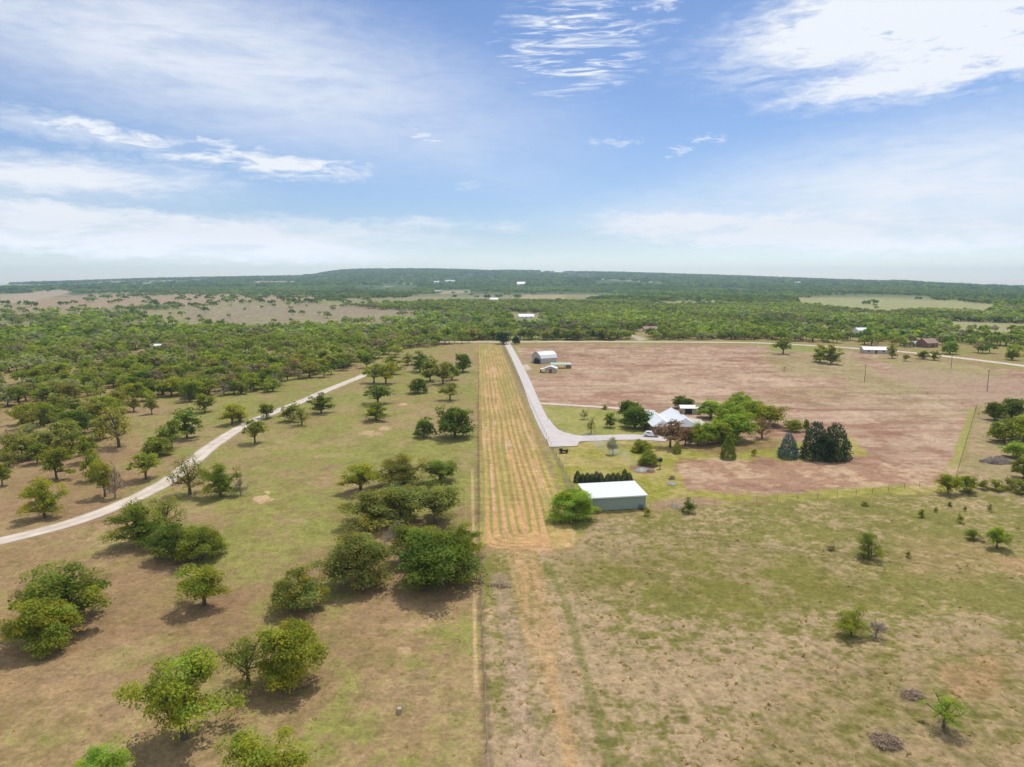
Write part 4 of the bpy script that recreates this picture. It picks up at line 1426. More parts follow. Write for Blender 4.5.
def gable(name, loc, rz, L, W, hw, hr, mwall, mroof, label, cat, over=.4, windows=(), doors=(), chim=False, group=None):
    """ridge along local x; windows / doors on the -y side as (x, z, w, h)"""
    t = empty(name, loc, rz, label, cat, group)
    mb = MB()
    mb.prism([(-W / 2, -.4), (W / 2, -.4), (W / 2, hw), (0, hr), (-W / 2, hw)], 'x', -L / 2, L / 2)
    w_ = mb.build('wall', mwall, t)
    sl = (hr - hw) / (W / 2)
    e = W / 2 + over
    mb = MB()
    mb.prism([(-e, hw - over * sl + .02), (0, hr + .02), (e, hw - over * sl + .02), (e, hw - over * sl + .20), (0, hr + .22), (-e, hw - over * sl + .20)], 'x', -L / 2 - over, L / 2 + over)
    r_ = mb.build('roof', mroof, t)
    if chim:
        MB().box(L * .2, L * .2 + .8, -.4, .4, hr - .8, hr + 1.1).build('chimney', M_BRICK, r_)
    for (x_, z_, w__, h__) in windows:
        f_ = MB().box(x_ - w__ / 2 - .08, x_ + w__ / 2 + .08, -W / 2 - .06, -W / 2 - .003, z_ - .08, z_ + h__ + .08).build('window', M_WHITE, t)
        MB().box(x_ - w__ / 2, x_ + w__ / 2, -W / 2 - .09, -W / 2 - .063, z_, z_ + h__).build('pane', M_GLASS, f_)
    for (x_, w__, h__) in doors:
        MB().box(x_ - w__ / 2, x_ + w__ / 2, -W / 2 - .08, -W / 2 - .003, 0, h__).build('door', M_DARK, t)
    return t


# farmhouse: two gabled wings, a main hipped body and a porch on the right
hp_ = at(680, 437)
house = empty('farmhouse', (hp_[0], hp_[1], 0), math.radians(-2), 'brick farmhouse with white metal roof and two peaks among yard trees', 'house')


def wing(parent, x0, x1, y0, y1, hw, hr, ov=.5, hip_front=True):
    mb = MB()
    mb.box(x0, x1, y0, y1, -.3, hw)
    mb.build('wall', M_BRICK, parent)
    xm = (x0 + x1) / 2
    hw2 = (x1 - x0) / 2
    mb = MB()
    X0, X1, Y0, Y1 = x0 - ov, x1 + ov, y0 - ov, y1 + ov
    f = hw2 if hip_front else 0
    v = [(X0, Y0, hw + .02), (X1, Y0, hw + .02), (X1, Y1, hw + .02), (X0, Y1, hw + .02), (xm, Y0 + f * .35, hr), (xm, Y1 - hw2 * .15, hr)]
    mb.add(v, [(0, 1, 4), (1, 2, 5, 4), (2, 3, 5), (3, 0, 4, 5), (0, 3, 2, 1)])
    r = mb.build('roof', M_WROOF, parent)
    mb = MB()
    mb.tube([(xm, Y0 + f * .35, hr + .03), (xm, Y1 - hw2 * .15, hr + .03)], .09, 5)
    mb.build('ridge_cap', M_WHITE, r)


wing(house, -8.0, -1.6, 3, 21, 2.9, 4.9)
wing(house, -1.59, 6.4, 2.0, 22, 2.92, 5.6)
mb = MB()
mb.prism([(6.93, 2.86), (11.4, 2.2), (11.4, 2.32), (6.93, 3.0)], 'y', 1.0, 17)
mb.build('porch_roof', M_CREAM, house)
for yy in (1.4, 5.2, 9.0, 12.8, 16.4):
    MB().box(11.0, 11.16, yy, yy + .16, 0, 2.3).build('porch_post', M_WHITE, house)
for x_, z_, w__ in ((-6.6, 1, 1.2), (-3.4, 1, 1.2)):
    f_ = MB().box(x_ - w__ / 2 - .08, x_ + w__ / 2 + .08, 2.93, 2.997, z_ - .08, z_ + 1.3).build('window', M_WHITE, house)
    MB().box(x_ - w__ / 2, x_ + w__ / 2, 2.9, 2.927, z_, z_ + 1.2).build('pane', M_GLASS, f_)
for x_ in (-.2, 4.8):
    f_ = MB().box(x_ - .78, x_ + .78, 1.93, 1.997, .95, 2.35).build('window', M_WHITE, house)
    MB().box(x_ - .7, x_ + .7, 1.9, 1.927, 1.03, 2.27).build('pane', M_GLASS, f_)
MB().box(1.7, 2.8, 1.92, 1.997, 0, 2.15).build('door', M_RED, house)
MB().box(3.3, 4.1, 13.2, 14.0, 3.6, 6.2).build('chimney', M_BRICK, house)
# garage behind
g_ = at(690, 413)
gable('garage', (g_[0], g_[1], 0), math.radians(-6), 7.5, 4.2, 2.2, 2.9, M_CREAM, M_WROOF, 'small white roofed outbuilding right behind the farmhouse', 'garage', doors=[(-1, 2.6, 2.2)])

# big pale barn with gambrel roof
bp_ = at(536.5, 363)
barn = empty('barn', (bp_[0], bp_[1], 0), math.radians(-62), 'tall pale metal barn with rounded roof at the field edge', 'barn')
BW, BL = 10.0, 11.5
pr = [(-BW / 2, -.3), (BW / 2, -.3), (BW / 2, 3.2), (BW / 2 * .78, 5.0), (BW / 2 * .36, 6.3), (0, 6.7), (-BW / 2 * .36, 6.3), (-BW / 2 * .78, 5.0), (-BW / 2, 3.2)]
MB().prism(pr, 'y', 0, BL).build('wall', M_GALV, barn)
up_ = [(-BW / 2 - .25, 3.0), (-BW / 2 * .78 - .1, 5.08), (-BW / 2 * .36, 6.4), (0, 6.8), (BW / 2 * .36, 6.4), (BW / 2 * .78 + .1, 5.08), (BW / 2 + .25, 3.0)]
ou = up_ + [(u * 1.03, v + .13) for u, v in up_[::-1]]
rb = MB()
vs = []
for yy in (-.3, BL + .3):
    vs += [(u, yy, v) for u, v in up_] + [(u * 1.03, yy, v + .13) for u, v in up_]
fs = []
n7 = 7
for i in range(6):
    fs += [(7 + i, 8 + i, 22 + i, 21 + i), (i, 14 + i, 15 + i, i + 1), (i, i + 1, 8 + i, 7 + i), (14 + i, 21 + i, 22 + i, 15 + i)]
fs += [(0, 7, 21, 14), (6, 20, 27, 13)]
rb.add(vs, fs).build('roof', M_WROOF, barn)
MB().box(-2.0, 1.2, -.09, -.003, 0, 3.2).build('door', M_DARK, barn)
MB().prism([(-BW / 2 - 2.6, 2.0), (-BW / 2 - .1, 2.8), (-BW / 2 - .1, 2.9), (-BW / 2 - 2.6, 2.1)], 'y', .5, 6).build('lean_to_roof', M_GALV, barn)
MB().box(0.5, 3.6, -2.4, -.1, 0, 2.5).build('lean_to_wall', M_DARK, barn)
p = at(551, 372.3)
sh = gable('garden_shed', (p[0], p[1], 0), math.radians(78), 5.0, 6.2, 2.4, 3.5, M_CREAM, M_WROOF, 'small cream shed with a red door in front of the pale barn', 'shed', over=.5)
MB().box(-2.58, -2.503, -.7, .7, 0, 2.0).build('door', M_RED, sh)
MB().prism([(3.3, 2.2), (6.0, 1.7), (6.0, 1.8), (3.3, 2.32)], 'x', -2.4, 2.4).build('lean_to_roof', M_WROOF, sh)
MB().box(-2.2, 2.2, 5.6, 5.8, 0, 1.65).build('lean_to_wall', M_DARK, sh)
p = at(561, 368)
cp = empty('open_carport', (p[0], p[1], 0), math.radians(-2), 'low open shelter with long pale green roof right of the barn', 'shelter')
MB().prism([(-2.6, 2.2), (2.6, 2.8), (2.6, 2.9), (-2.6, 2.32)], 'x', -6, 6).build('roof', M_GRN, cp)
for xx in (-5.7, -1.9, 1.9, 5.6):
    for yy, hh_ in ((-2.4, 2.21), (2.3, 2.76)):
        MB().box(xx, xx + .14, yy, yy + .14, -.2, hh_).build('post', M_WOOD, cp)
MB().box(3.0, 5.5, -2.2, 2.2, 0, 1.4).build('hay_bin', M_WOOD, cp)

# distant houses
FARH = [
    ('farm_building', 526, 318.5, 20, 10, 3, 5.5, M_WHITE, M_WROOF, 4, 'white roofed farm building in the woods straight up the driveway', 'building'),
    ('cottage', 650, 331.5, 13, 8, 2.8, 5, M_CREAM, M_RUST, -8, 'brown roofed house among trees behind the field', 'house'),
    ('house', 874, 353, 16, 8, 2.6, 4.2, M_CREAM, M_WROOF, -12, 'low white roofed house right behind the field corner', 'house'),
    ('house', 927, 347, 12, 9, 3.4, 6.4, M_BRICK, M_RUST, 20, 'dark reddish house beside the road on the right', 'house'),
    ('outbuilding', 912, 346.5, 9, 6, 2.6, 4, M_CREAM, M_GREYR, -10, 'grey roofed outbuilding left of the dark reddish house', 'outbuilding'),
    ('house', 860, 333, 11, 8, 3, 5, M_WHITE, M_WROOF, 10, 'white house hidden in the woods right of the field', 'house'),
    ('house', 446, 329.5, 7, 5, 2.6, 4, M_WHITE, M_WROOF, 0, 'tiny white house left of the far tree row', 'house'),
    ('house', 155, 349, 9, 5, 2.6, 3.6, M_WHITE, M_WROOF, 10, 'small white building deep in the left wood', 'house'),
    ('silo_barn', 521, 286, 46, 30, 9, 20, M_WHITE, M_WROOF, 0, 'large white building on the distant plain at centre', 'building'),
    ('warehouse', 436.5, 283.5, 34, 20, 8, 12, M_WHITE, M_WROOF, 0, 'white distant building, left of the two at centre left', 'building'),
    ('warehouse', 450, 282.5, 62, 24, 8, 12, M_WHITE, M_WROOF, 0, 'longer white distant building, right of the two at centre left', 'building'),
    ('warehouse', 797, 284.5, 40, 20, 9, 14, M_WHITE, M_CREAM, 0, 'white distant building on the plain at right', 'building'),
    ('warehouse', 494, 301, 18, 9, 4, 7, M_WHITE, M_WROOF, 0, 'white building in the woods left of centre', 'building'),
    ('warehouse', 497, 284.5, 30, 14, 7, 10, M_WHITE, M_GREYR, 0, 'bluish grey roofed distant building at centre', 'building'),
    ('warehouse', 438, 293, 24, 12, 4, 7, M_CREAM, M_CREAM, 0, 'pale low building in the woods below the distant white pair', 'building'),
]
for nm, px_, py_, L_, W_, hw_, hr_, mw, mr_, rz_, lb, ct in FARH:
    r_ = 300.0
    d = fwd * F + rgt * (px_ - CX) + upv * (CY - py_)
    d /= np.linalg.norm(d)
    t_ = 200.0
    while t_ < 9000:
        q = d * t_ + np.array([0, 0, H])
        if q[2] < hfun(q[0], q[1]):
            break
        t_ += 4
    q = d * t_ + np.array([0, 0, H])
    if t_ > 1600:
        win, dor = (), [(0, L_ * .2, hw_ * .6)]
    else:
        win, dor = [(-L_ * .3, 1, 1.2, 1.1), (L_ * .3, 1, 1.2, 1.1)], [(0, 1.1, 2.1)]
    gable(nm, (q[0], q[1], q[2] + (3 if t_ > 1600 else 0)), math.radians(rz_), L_, W_, hw_, hr_, mw, mr_, lb, ct, windows=win, doors=dor)

# ------------------------------------------------------------------ car
M_CARW = paint('white_car_paint', (.78, .78, .78), .25, 0, .02, 1)
M_TYRE = paint('tyre_rubber', (.02, .02, .02), .85)
M_RIM = paint('rim_metal', (.5, .5, .52), .35, .8)
M_LAMP = paint('lamp_lens', (.5, .48, .45), .2)
M_TAIL = paint('tail_lamp', (.3, .02, .02), .3)


def car(px, py, rz, mat, label):
    p = at(px, py)
    t = empty('parked_car', (p[0], p[1], .05), rz, label, 'car')
    import bmesh
    prof = [(-2.35, .35), (-2.4, .75), (-2.3, 1.02), (-2.05, 1.1), (-1.75, 1.62), (-1.3, 1.74), (.2, 1.72), (.95, 1.14), (1.9, 1.0), (2.35, .8), (2.4, .4), (2.2, .28), (-2.2, .28)]
    bm = bmesh.new()
    L_ = []
    R_ = []
    for x, z in prof:
        wv = .92 if z < 1.15 else .74
        L_.append(bm.verts.new((x, -wv, z)))
        R_.append(bm.verts.new((x, wv, z)))
    n = len(prof)
    for i in range(n):
        j = (i + 1) % n
        bm.faces.new((L_[i], L_[j], R_[j], R_[i]))
    bm.faces.new(L_)
    bm.faces.new(R_[::-1])
    bmesh.ops.recalc_face_normals(bm, faces=bm.faces)
    bmesh.ops.bevel(bm, geom=bm.edges[:], offset=.07, segments=2, affect='EDGES')
    me = bpy.data.meshes.new('body')
    bm.to_mesh(me)
    bm.free()
    me.materials.append(mat)
    link('body', me, t)
    for s in (-1, 1):
        mb = MB()
        mb.add([(-1.6, s * .86, 1.2), (.55, s * .86, 1.2), (.1, s * .77, 1.6), (-1.35, s * .77, 1.6)], [(0, 1, 2, 3)])
        mb.add([(-1.6, s * .80, 1.2), (.55, s * .80, 1.2), (.1, s * .71, 1.6), (-1.35, s * .71, 1.6)], [(0, 3, 2, 1)])
        mb.build('side_window', M_GLASS, t)
    mb = MB()
    mb.add([(.30, -.66, 1.70), (.30, .66, 1.70), (.92, .80, 1.21), (.92, -.80, 1.21)], [(0, 1, 2, 3)])
    mb.build('windscreen', M_GLASS, t)
    mb = MB()
    mb.add([(-1.80, -.66, 1.62), (-1.80, .66, 1.62), (-2.08, .80, 1.18), (-2.08, -.80, 1.18)], [(0, 3, 2, 1)])
    mb.build('rear_window', M_GLASS, t)
    for x in (-1.45, 1.45):
        for s in (-1, 1):
            w_ = MB().tube([(x, s * .74, .34), (x, s * .97, .34)], .36, 14).build('wheel', M_TYRE, t)
            MB().tube([(x, s * .965, .34), (x, s * .985, .34)], .2, 10).build('rim', M_RIM, w_)
    for s in (-1, 1):
        MB().box(2.28, 2.42, s * .66 - .16, s * .66 + .16, .62, .78).build('headlight', M_LAMP, t)
        MB().box(-2.43, -2.32, s * .72 - .12, s * .72 + .12, .8, 1.0).build('tail_light', M_TAIL, t)
    return t


car(651, 436.6, math.radians(-18), M_CARW, 'white car parked on the driveway arm before the house')
car(480, 335.5, math.radians(70), M_CARW, 'white vehicle parked in the grass behind the far road')

# utility cart at the end of the apron
p = at(563.5, 452.5)
t = empty('utility_cart', (p[0], p[1], .05), math.radians(4), 'small open utility cart with pale bed parked below the driveway apron', 'cart')
MB().box(-1.2, 1.2, -.7, .7, .45, .6).build('bed', paint('cart_bed', alb(214, 190, 184), .6), t)
mb = MB()
mb.box(-1.2, 1.2, -.74, -.703, .45, .95)
mb.box(-1.24, -1.203, -.74, .74, .45, .95)
mb.box(1.203, 1.24, -.74, .74, .45, .95)
mb.build('side_panel', M_DARK, t)
mb = MB()
mb.box(-1.1, -.2, .15, .65, .605, 1.1)
mb.build('seat', M_DARK, t)
for x in (-.8, .8):
    for s in (-1, 1):
        MB().tube([(x, s * .74, .3), (x, s * .95, .3)], .3, 12).build('wheel', M_TYRE, t)
mb = MB()
mb.tube([(1.24, 0, .5), (2.1, 0, .35)], .05, 5)
mb.build('drawbar', M_DARK, t)

# bird feeder post near the low tree, flag-like sapling stake, small tank
p = at(660, 468)
t = empty('yard_post', (p[0], p[1], -.1), 0, 'dark post with a box on top beside the low green tree', 'post')
MB().tube([(0, 0, 0), (0, 0, 1.9)], .11, 6).build('post', M_WOOD, t)
MB().box(-.5, .5, -.4, .4, 1.9, 2.7).build('box', M_DARK, t)
MB().prism([(-.6, 2.7), (.6, 2.7), (0, 3.1)], 'y', -.5, .5).build('roof', M_WOOD, t)

# gravel bed with rim round the young tree
p = at(609.5, 454.5)
mb = MB()
N_ = 20
mb.add([(0, 0, .10)] + [(math.cos(2 * PI * k / N_) * 2.4 * (1 + .08 * math.sin(3 * k)), math.sin(2 * PI * k / N_) * 2.6, .07) for k in range(N_)] +
       [(math.cos(2 * PI * k / N_) * 2.6, math.sin(2 * PI * k / N_) * 2.8, -.1) for k in range(N_)],
       [(0, 1 + k, 1 + (k + 1) % N_) for k in range(N_)] + [(1 + k, 1 + N_ + k, 1 + N_ + (k + 1) % N_, 1 + (k + 1) % N_) for k in range(N_)])
o = mb.build('gravel_bed', paint('grey_gravel', (.28, .27, .27), .95, 0, .3, 4))
tag(o, 'round grey gravel bed under the small pale tree', 'garden bed')


# ------------------------------------------------------------------ brush piles, ash heap, stump
def brush(name, px, py, L, W, Hh, mat, label, n=120, seed=1, cat='brush pile', mat2=None):
    g = random.Random(seed)
    p = at(px, py)
    mb = MB()
    for i in range(int(n * 2.2)):
        a = g.uniform(0, 2 * PI)
        r = math.sqrt(g.random())
        x, y = r * L / 2 * math.cos(a), r * W / 2 * math.sin(a)
        z = Hh * (1 - r * r) * g.random()
        dv = Vector((g.gauss(0, 1), g.gauss(0, 1), g.gauss(0, .45))).normalized() * g.uniform(.25, .7)
        c = Vector((x, y, z + .05))
        mb.tube([c - dv, c + Vector((0, 0, .08)), c + dv], [g.uniform(.03, .05), .03, .012], 3)
    # matted core
    m = 12
    vs = [(0, 0, Hh * .6)]
    for ring, (rr, zz) in enumerate(((.5, .5), (1.0, -.15))):
        for k in range(m):
            a = 2 * PI * k / m
            q = rr * g.uniform(.8, 1.1)
            vs.append((q * L / 2 * math.cos(a), q * W / 2 * math.sin(a), Hh * zz * g.uniform(.7, 1.2) if zz > 0 else zz))
    fs = [(0, 1 + k, 1 + (k + 1) % m) for k in range(m)] + [(1 + k, 1 + m + k, 1 + m + (k + 1) % m, 1 + (k + 1) % m) for k in range(m)]
    t = empty(name, (p[0], p[1], -.15), g.uniform(-.3, .3), label, cat)
    mb.build('branches', mat, t)
    MB().add(vs, fs).build('core', mat2 or mat, t)


M_BR1 = paint('grey_brush', (.33, .24, .16), .95, 0, .4, 4)
M_BR2 = paint('dark_brush', (.16, .125, .095), .95, 0, .4, 4)
M_BR3 = paint('purple_grey_brush', (.24, .205, .20), .95, 0, .3, 4)
M_ASH = paint('pale_ash', (.50, .50, .48), .95, 0, .3, 3)
brush('brush_pile', 887, 741, 3.1, 2.3, .8, M_BR1, 'grey brush pile left of the bright young tree', 150, 3, mat2=M_BR2)
brush('brush_pile', 912, 694, 2.6, 1.7, .4, M_BR1, 'flattened dead brush above the other pile at lower right', 110, 4, mat2=M_BR2)
brush('brush_pile', 997, 462, 9.0, 5.5, 1.8, M_BR3, 'large purple grey brush pile left of the right edge thicket', 260, 5, mat2=M_BR2)
brush('ash_heap', 642, 470, 4.8, 3.2, .55, M_ASH, 'pale smoking ash heap on the lawn behind the shed', 90, 6, 'ash heap')
brush('soil_heap', 651, 471.5, 2.0, 2.0, .5, M_RUST, 'reddish soil heap at the right end of the ash heap', 30, 7, 'soil heap')
brush('ash_heap', 672, 484, 2.4, 2.4, .5, M_ASH, 'small pale burn heap on the lawn right of the shed', 50, 8, 'ash heap')
brush('brush_pile', 672, 478.5, 1.6, 1.2, .8, M_RUST, 'tiny reddish brush pile behind the small burn heap', 40, 18)
brush('rubble_heap', 676, 506, 2.6, 2.0, .4, M_CREAM, 'pale rubble heap left of the dark fence bush', 40, 9, 'rubble heap')
brush('fallen_branch', 499, 585, 4.2, 1.2, .3, M_BR1, 'fallen dead branches on the ground south of the mown strip', 60, 10, 'branch')

p = at(399, 712)
t = empty('stump', (p[0], p[1], -.2), .3, 'short grey tree stump standing alone in the left pasture', 'stump')
mb = MB()
mb.tube([(0, 0, 0), (.02, 0, .35), (.05, .03, .65)], [.42, .34, .3], 10)
mb.build('bole', M_BR1, t)
mb = MB()
mb.tube([(.05, .03, .65), (.05, .03, .68)], [.28, .26], 10)
mb.build('cut_face', paint('cut_wood', (.34, .31, .28), .9, 0, .2, 5), t)


# ------------------------------------------------------------------ fences and poles
def fence(name, pts_px, spacing, label, hh=1.25, maxp=95):
    P = [at(*q) for q in pts_px]
    L_ = [0]
    for a, b in zip(P[:-1], P[1:]):
        L_.append(L_[-1] + np.linalg.norm(b - a))
    n = min(maxp, int(L_[-1] / spacing))
    o = P[0]
    t = empty(name, (o[0], o[1], 0), 0, label, 'fence')
    pm = MB().tube([(0, 0, -.5), (0, 0, hh)], .045, 5).mesh('post', M_WOOD)
    g = random.Random(len(label))
    pts = []
    for i in range(n + 1):
        s = L_[-1] * i / n
        k = max(j for j in range(len(L_)) if L_[j] <= s + 1e-6)
        k = min(k, len(P) - 2)
        q = P[k] + (P[k + 1] - P[k]) * ((s - L_[k]) / (L_[k + 1] - L_[k]))
        pts.append(q - o)
        po = link('post', pm, t)
        po.location = tuple(q - o)
        po.rotation_euler = (g.uniform(-.04, .04), g.uniform(-.04, .04), 0)
        po.scale = (1, 1, g.uniform(.92, 1.08))
    mb = MB()
    for z in (.35, .75, 1.12):
        mb.tube([(q[0], q[1], z) for q in pts], .009, 3)
    mb.build('wire', paint('fence_wire', (.25, .24, .23), .6, .5), t)


fence('wire_fence', [(478, 346), (479, 450), (480, 560), (484, 650), (488, 767), (492, 840)], 6, 'long wire fence along the left side of the mown strip')
fence('wire_fence', [(503, 346), (549, 442), (574, 487), (581, 521)], 6, 'wire fence between the mown strip and the driveway')
fence('wire_fence', [(650, 507), (730, 503), (850, 496), (935, 484), (1060, 478)], 5, 'wire fence between the yard field and the right pasture')
fence('wire_fence', [(977, 406), (958, 470), (955, 484)], 5, 'wire fence along the green lane at the right of the field')
fence('wire_fence', [(834, 371), (880, 381), (930, 396), (975, 409)], 8, 'wire fence slanting across the far right of the field')
fence('wire_fence', [(514, 344.5), (640, 343.6), (760, 345.5)], 9, 'wire fence along the top of the pink field by the road')


def pole(px, py, h, label):
    p = at(px, py)
    t = empty('utility_pole', (p[0], p[1], -.3), .3, label, 'utility pole', 'utility poles across the right of the field')
    MB().tube([(0, 0, 0), (0, 0, h)], [.17, .11], 8).build('pole', M_WOOD, t)
    MB().box(-1.1, 1.1, -.06, .06, h - .7, h - .56).build('crossarm', M_WOOD, t)
    for x in (-.95, 0, .95):
        MB().tube([(x, 0, h - .56 if x else h), (x, 0, h - .34 if x else h + .2)], .05, 6).build('insulator', M_WHITE, t)


pole(864.5, 382, 9.5, 'wooden utility pole left most in the field, near the pair of trees')
pole(951, 368, 9, 'wooden utility pole behind the pale field by the road')
pole(987, 391, 10, 'wooden utility pole nearest the right edge of the field')
pole(784, 372, 3.5, 'short wooden pole in the field below the dark tree')

# ------------------------------------------------------------------ smoke from the ash heap
p = at(640, 469)
m, N, L = new_mat('thin_smoke')
out = N.new('ShaderNodeOutputMaterial')
pv = N.new('ShaderNodeVolumePrincipled')
pv.inputs['Color'].default_value = (.95, .96, 1, 1)
tc = N.new('ShaderNodeTexCoord')
ns = N.new('ShaderNodeTexNoise')
ns.inputs['Scale'].default_value = .35
ns.inputs['Detail'].default_value = 2
L.new(tc.outputs['Object'], ns.inputs['Vector'])
mr = N.new('ShaderNodeMapRange')
mr.inputs[1].default_value = .42
mr.inputs[2].default_value = .7
mr.inputs[3].default_value = 0
mr.inputs[4].default_value = .16
L.new(ns.outputs[0], mr.inputs[0])
L.new(mr.outputs[0], pv.inputs['Density'])
L.new(pv.outputs[0], out.inputs['Volume'])
mb = MB()
mb.tube([(0, 0, .4), (-1.5, 1.5, 1.5), (-4, 5, 3.2), (-8, 10, 4.6), (-13, 16, 6)], [.6, 1.2, 1.9, 2.4, 1.2], 10)
o = mb.build('smoke', m)
o.location = (p[0], p[1], 0)
tag(o, 'thin white smoke drifting left from the ash heap', kind='stuff')

# ------------------------------------------------------------------ haze
HAZE = True
if HAZE:
    m, N, L = new_mat('haze_air')
    out = N.new('ShaderNodeOutputMaterial')
    pv = N.new('ShaderNodeVolumePrincipled')
    pv.inputs['Color'].default_value = (.60, .81, 1.0, 1)
    pv.inputs['Density'].default_value = 9.0e-5
    pv.inputs['Anisotropy'].default_value = 0.0
    L.new(pv.outputs[0], out.inputs['Volume'])
    o = MB().box(-8900, 8900, -8900, 8900, -460, 205).build('haze', m)
    tag(o, kind='stuff')

# ------------------------------------------------------------------ sun and sky
EL = math.radians(65)
AZ = math.radians(30)          # from +Y towards +X
sd = bpy.data.lights.new('sun', 'SUN')
sd.energy = 3.3
sd.angle = math.radians(.55)
sd.color = (1.0, .95, .85)
so = bpy.data.objects.new('sun', sd)
col.objects.link(so)
dirv = Vector((math.sin(AZ) * math.cos(EL), math.cos(AZ) * math.cos(EL), math.sin(EL)))
so.rotation_euler = dirv.to_track_quat('Z', 'Y').to_euler()
so.location = (0, 0, 200)

wd_ = bpy.data.worlds.new('World')
scene.world = wd_
wd_.use_nodes = True
N = wd_.node_tree.nodes
L = wd_.node_tree.links
N.clear()
out = N.new('ShaderNodeOutputWorld')
bg = N.new('ShaderNodeBackground')
bg.inputs['Strength'].default_value = .10
sky = N.new('ShaderNodeTexSky')
sky.sky_type = 'NISHITA'
sky.sun_disc = False
sky.sun_elevation = EL
sky.sun_rotation = AZ
sky.altitude = 0
sky.air_density = 1.0
sky.dust_density = .2
sky.ozone_density = 2.0
tc = N.new('ShaderNodeTexCoord')
sep = N.new('ShaderNodeSeparateXYZ')
L.new(tc.outputs['Generated'], sep.inputs[0])


def M(op, a, b=None, clamp=False):
    n = N.new('ShaderNodeMath')
    n.operation = op
    n.use_clamp = clamp
    for i, v in enumerate((a, b)):
        if v is None:
            continue
        if isinstance(v, (int, float)):
            n.inputs[i].default_value = v
        else:
            L.new(v, n.inputs[i])
    return n.outputs[0]


az_ = M('ARCTAN2', sep.outputs[0], sep.outputs[1])
el_ = M('ARCSINE', sep.outputs[2])
uv = N.new('ShaderNodeCombineXYZ')      # degrees
L.new(M('MULTIPLY', az_, 57.2958), uv.inputs[0])
L.new(M('MULTIPLY', el_, 57.2958), uv.inputs[1])
# plane coordinates for the out-of-view cloud veil added as fill light
den = M('ADD', M('MAXIMUM', sep.outputs[2], 0.0), .06)
pl = N.new('ShaderNodeCombineXYZ')
L.new(M('DIVIDE', sep.outputs[0], den), pl.inputs[0])
L.new(M('DIVIDE', sep.outputs[1], den), pl.inputs[1])


def noise(vec, scale, detail=6, rough=.55, mscale=(1, 1, 1), rot=0, dist=0.0, loc=(0, 0, 0)):
    mp = N.new('ShaderNodeMapping')
    mp.inputs['Scale'].default_value = mscale
    mp.inputs['Rotation'].default_value = (0, 0, rot)
    mp.inputs['Location'].default_value = loc
    L.new(vec, mp.inputs[0])
    n = N.new('ShaderNodeTexNoise')
    n.inputs['Scale'].default_value = scale
    n.inputs['Detail'].default_value = detail
    n.inputs['Roughness'].default_value = rough
    n.inputs['Distortion'].default_value = dist
    L.new(mp.outputs[0], n.inputs['Vector'])
    return n


wob = noise(uv.outputs[0], .12, 5, .6, (1, 2.2, 1))
wv = N.new('ShaderNodeVectorMath')
wv.operation = 'SUBTRACT'
L.new(wob.outputs['Color'], wv.inputs[0])
wv.inputs[1].default_value = (.5, .5, .5)
ws = N.new('ShaderNodeVectorMath')
ws.operation = 'MULTIPLY'
(7, 2.6, 0)
L.new(wv.outputs[0], ws.inputs[0])
uw1 = N.new('ShaderNodeVectorMath')
L.new(uv.outputs[0], uw1.inputs[0])
L.new(ws.outputs[0], uw1.inputs[1])
wob2 = noise(uv.outputs[0], .75, 7, .62, (.8, 2.6, 1), -.1, .4)
wv2 = N.new('ShaderNodeVectorMath')
wv2.operation = 'SUBTRACT'
L.new(wob2.outputs['Color'], wv2.inputs[0])
wv2.inputs[1].default_value = (.5, .5, .5)
ws2 = N.new('ShaderNodeVectorMath')
ws2.operation = 'MULTIPLY'
ws2.inputs[1].default_value = (8.0, 2.0, 0)
L.new(wv2.outputs[0], ws2.inputs[0])
uw = N.new('ShaderNodeVectorMath')
L.new(uw1.outputs[0], uw.inputs[0])
L.new(ws2.outputs[0], uw.inputs[1])


def azel(px, py):
    d = fwd * F + rgt * (px - CX) + upv * (CY - py)
    return math.degrees(math.atan2(d[0], d[1])), math.degrees(math.asin(d[2] / np.linalg.norm(d)))


DPP = 57.3 / 720


def blob(px, py, rx, ry, rot, amt, edge=.0):
    a, e = azel(px, py)
    mp = N.new('ShaderNodeMapping')
    mp.vector_type = 'TEXTURE'
    mp.inputs['Location'].default_value = (a, e, 0)
    mp.inputs['Rotation'].default_value = (0, 0, math.radians(rot))
    mp.inputs['Scale'].default_value = (rx * DPP, ry * DPP, 1)
    L.new(uw.outputs[0], mp.inputs[0])
    ln = N.new('ShaderNodeVectorMath')
    ln.operation = 'LENGTH'
    L.new(mp.outputs[0], ln.inputs[0])
    mr = N.new('ShaderNodeMapRange')
    mr.interpolation_type = 'SMOOTHSTEP'
    mr.inputs[1].default_value = 1.25
    mr.inputs[2].default_value = edge
    mr.inputs[3].default_value = 0
    mr.inputs[4].default_value = amt
    L.new(ln.outputs['Value'], mr.inputs[0])
    return mr.outputs[0]


def total(lst):
    s = lst[0]
    for q in lst[1:]:
        s = M('MAXIMUM', s, q)
    return s


cir = noise(uv.outputs[0], .13, 10, .68, (1, 4.5, 1), .10, .4)          # long streaks
fib = noise(uv.outputs[0], .32, 9, .62, (.8, 3.6, 1), -.16, .5, (3, 9, 0))
rip = noise(uv.outputs[0], .75, 8, .6, (.34, 3.2, 1), .14, .9)


def rng_(sock, a, b, lo=0., hi=1.):
    mr = N.new('ShaderNodeMapRange')
    mr.interpolation_type = 'SMOOTHSTEP'
    mr.inputs[1].default_value = a
    mr.inputs[2].default_value = b
    mr.inputs[3].default_value = lo
    mr.inputs[4].default_value = hi
    L.new(sock, mr.inputs[0])
    return mr.outputs[0]


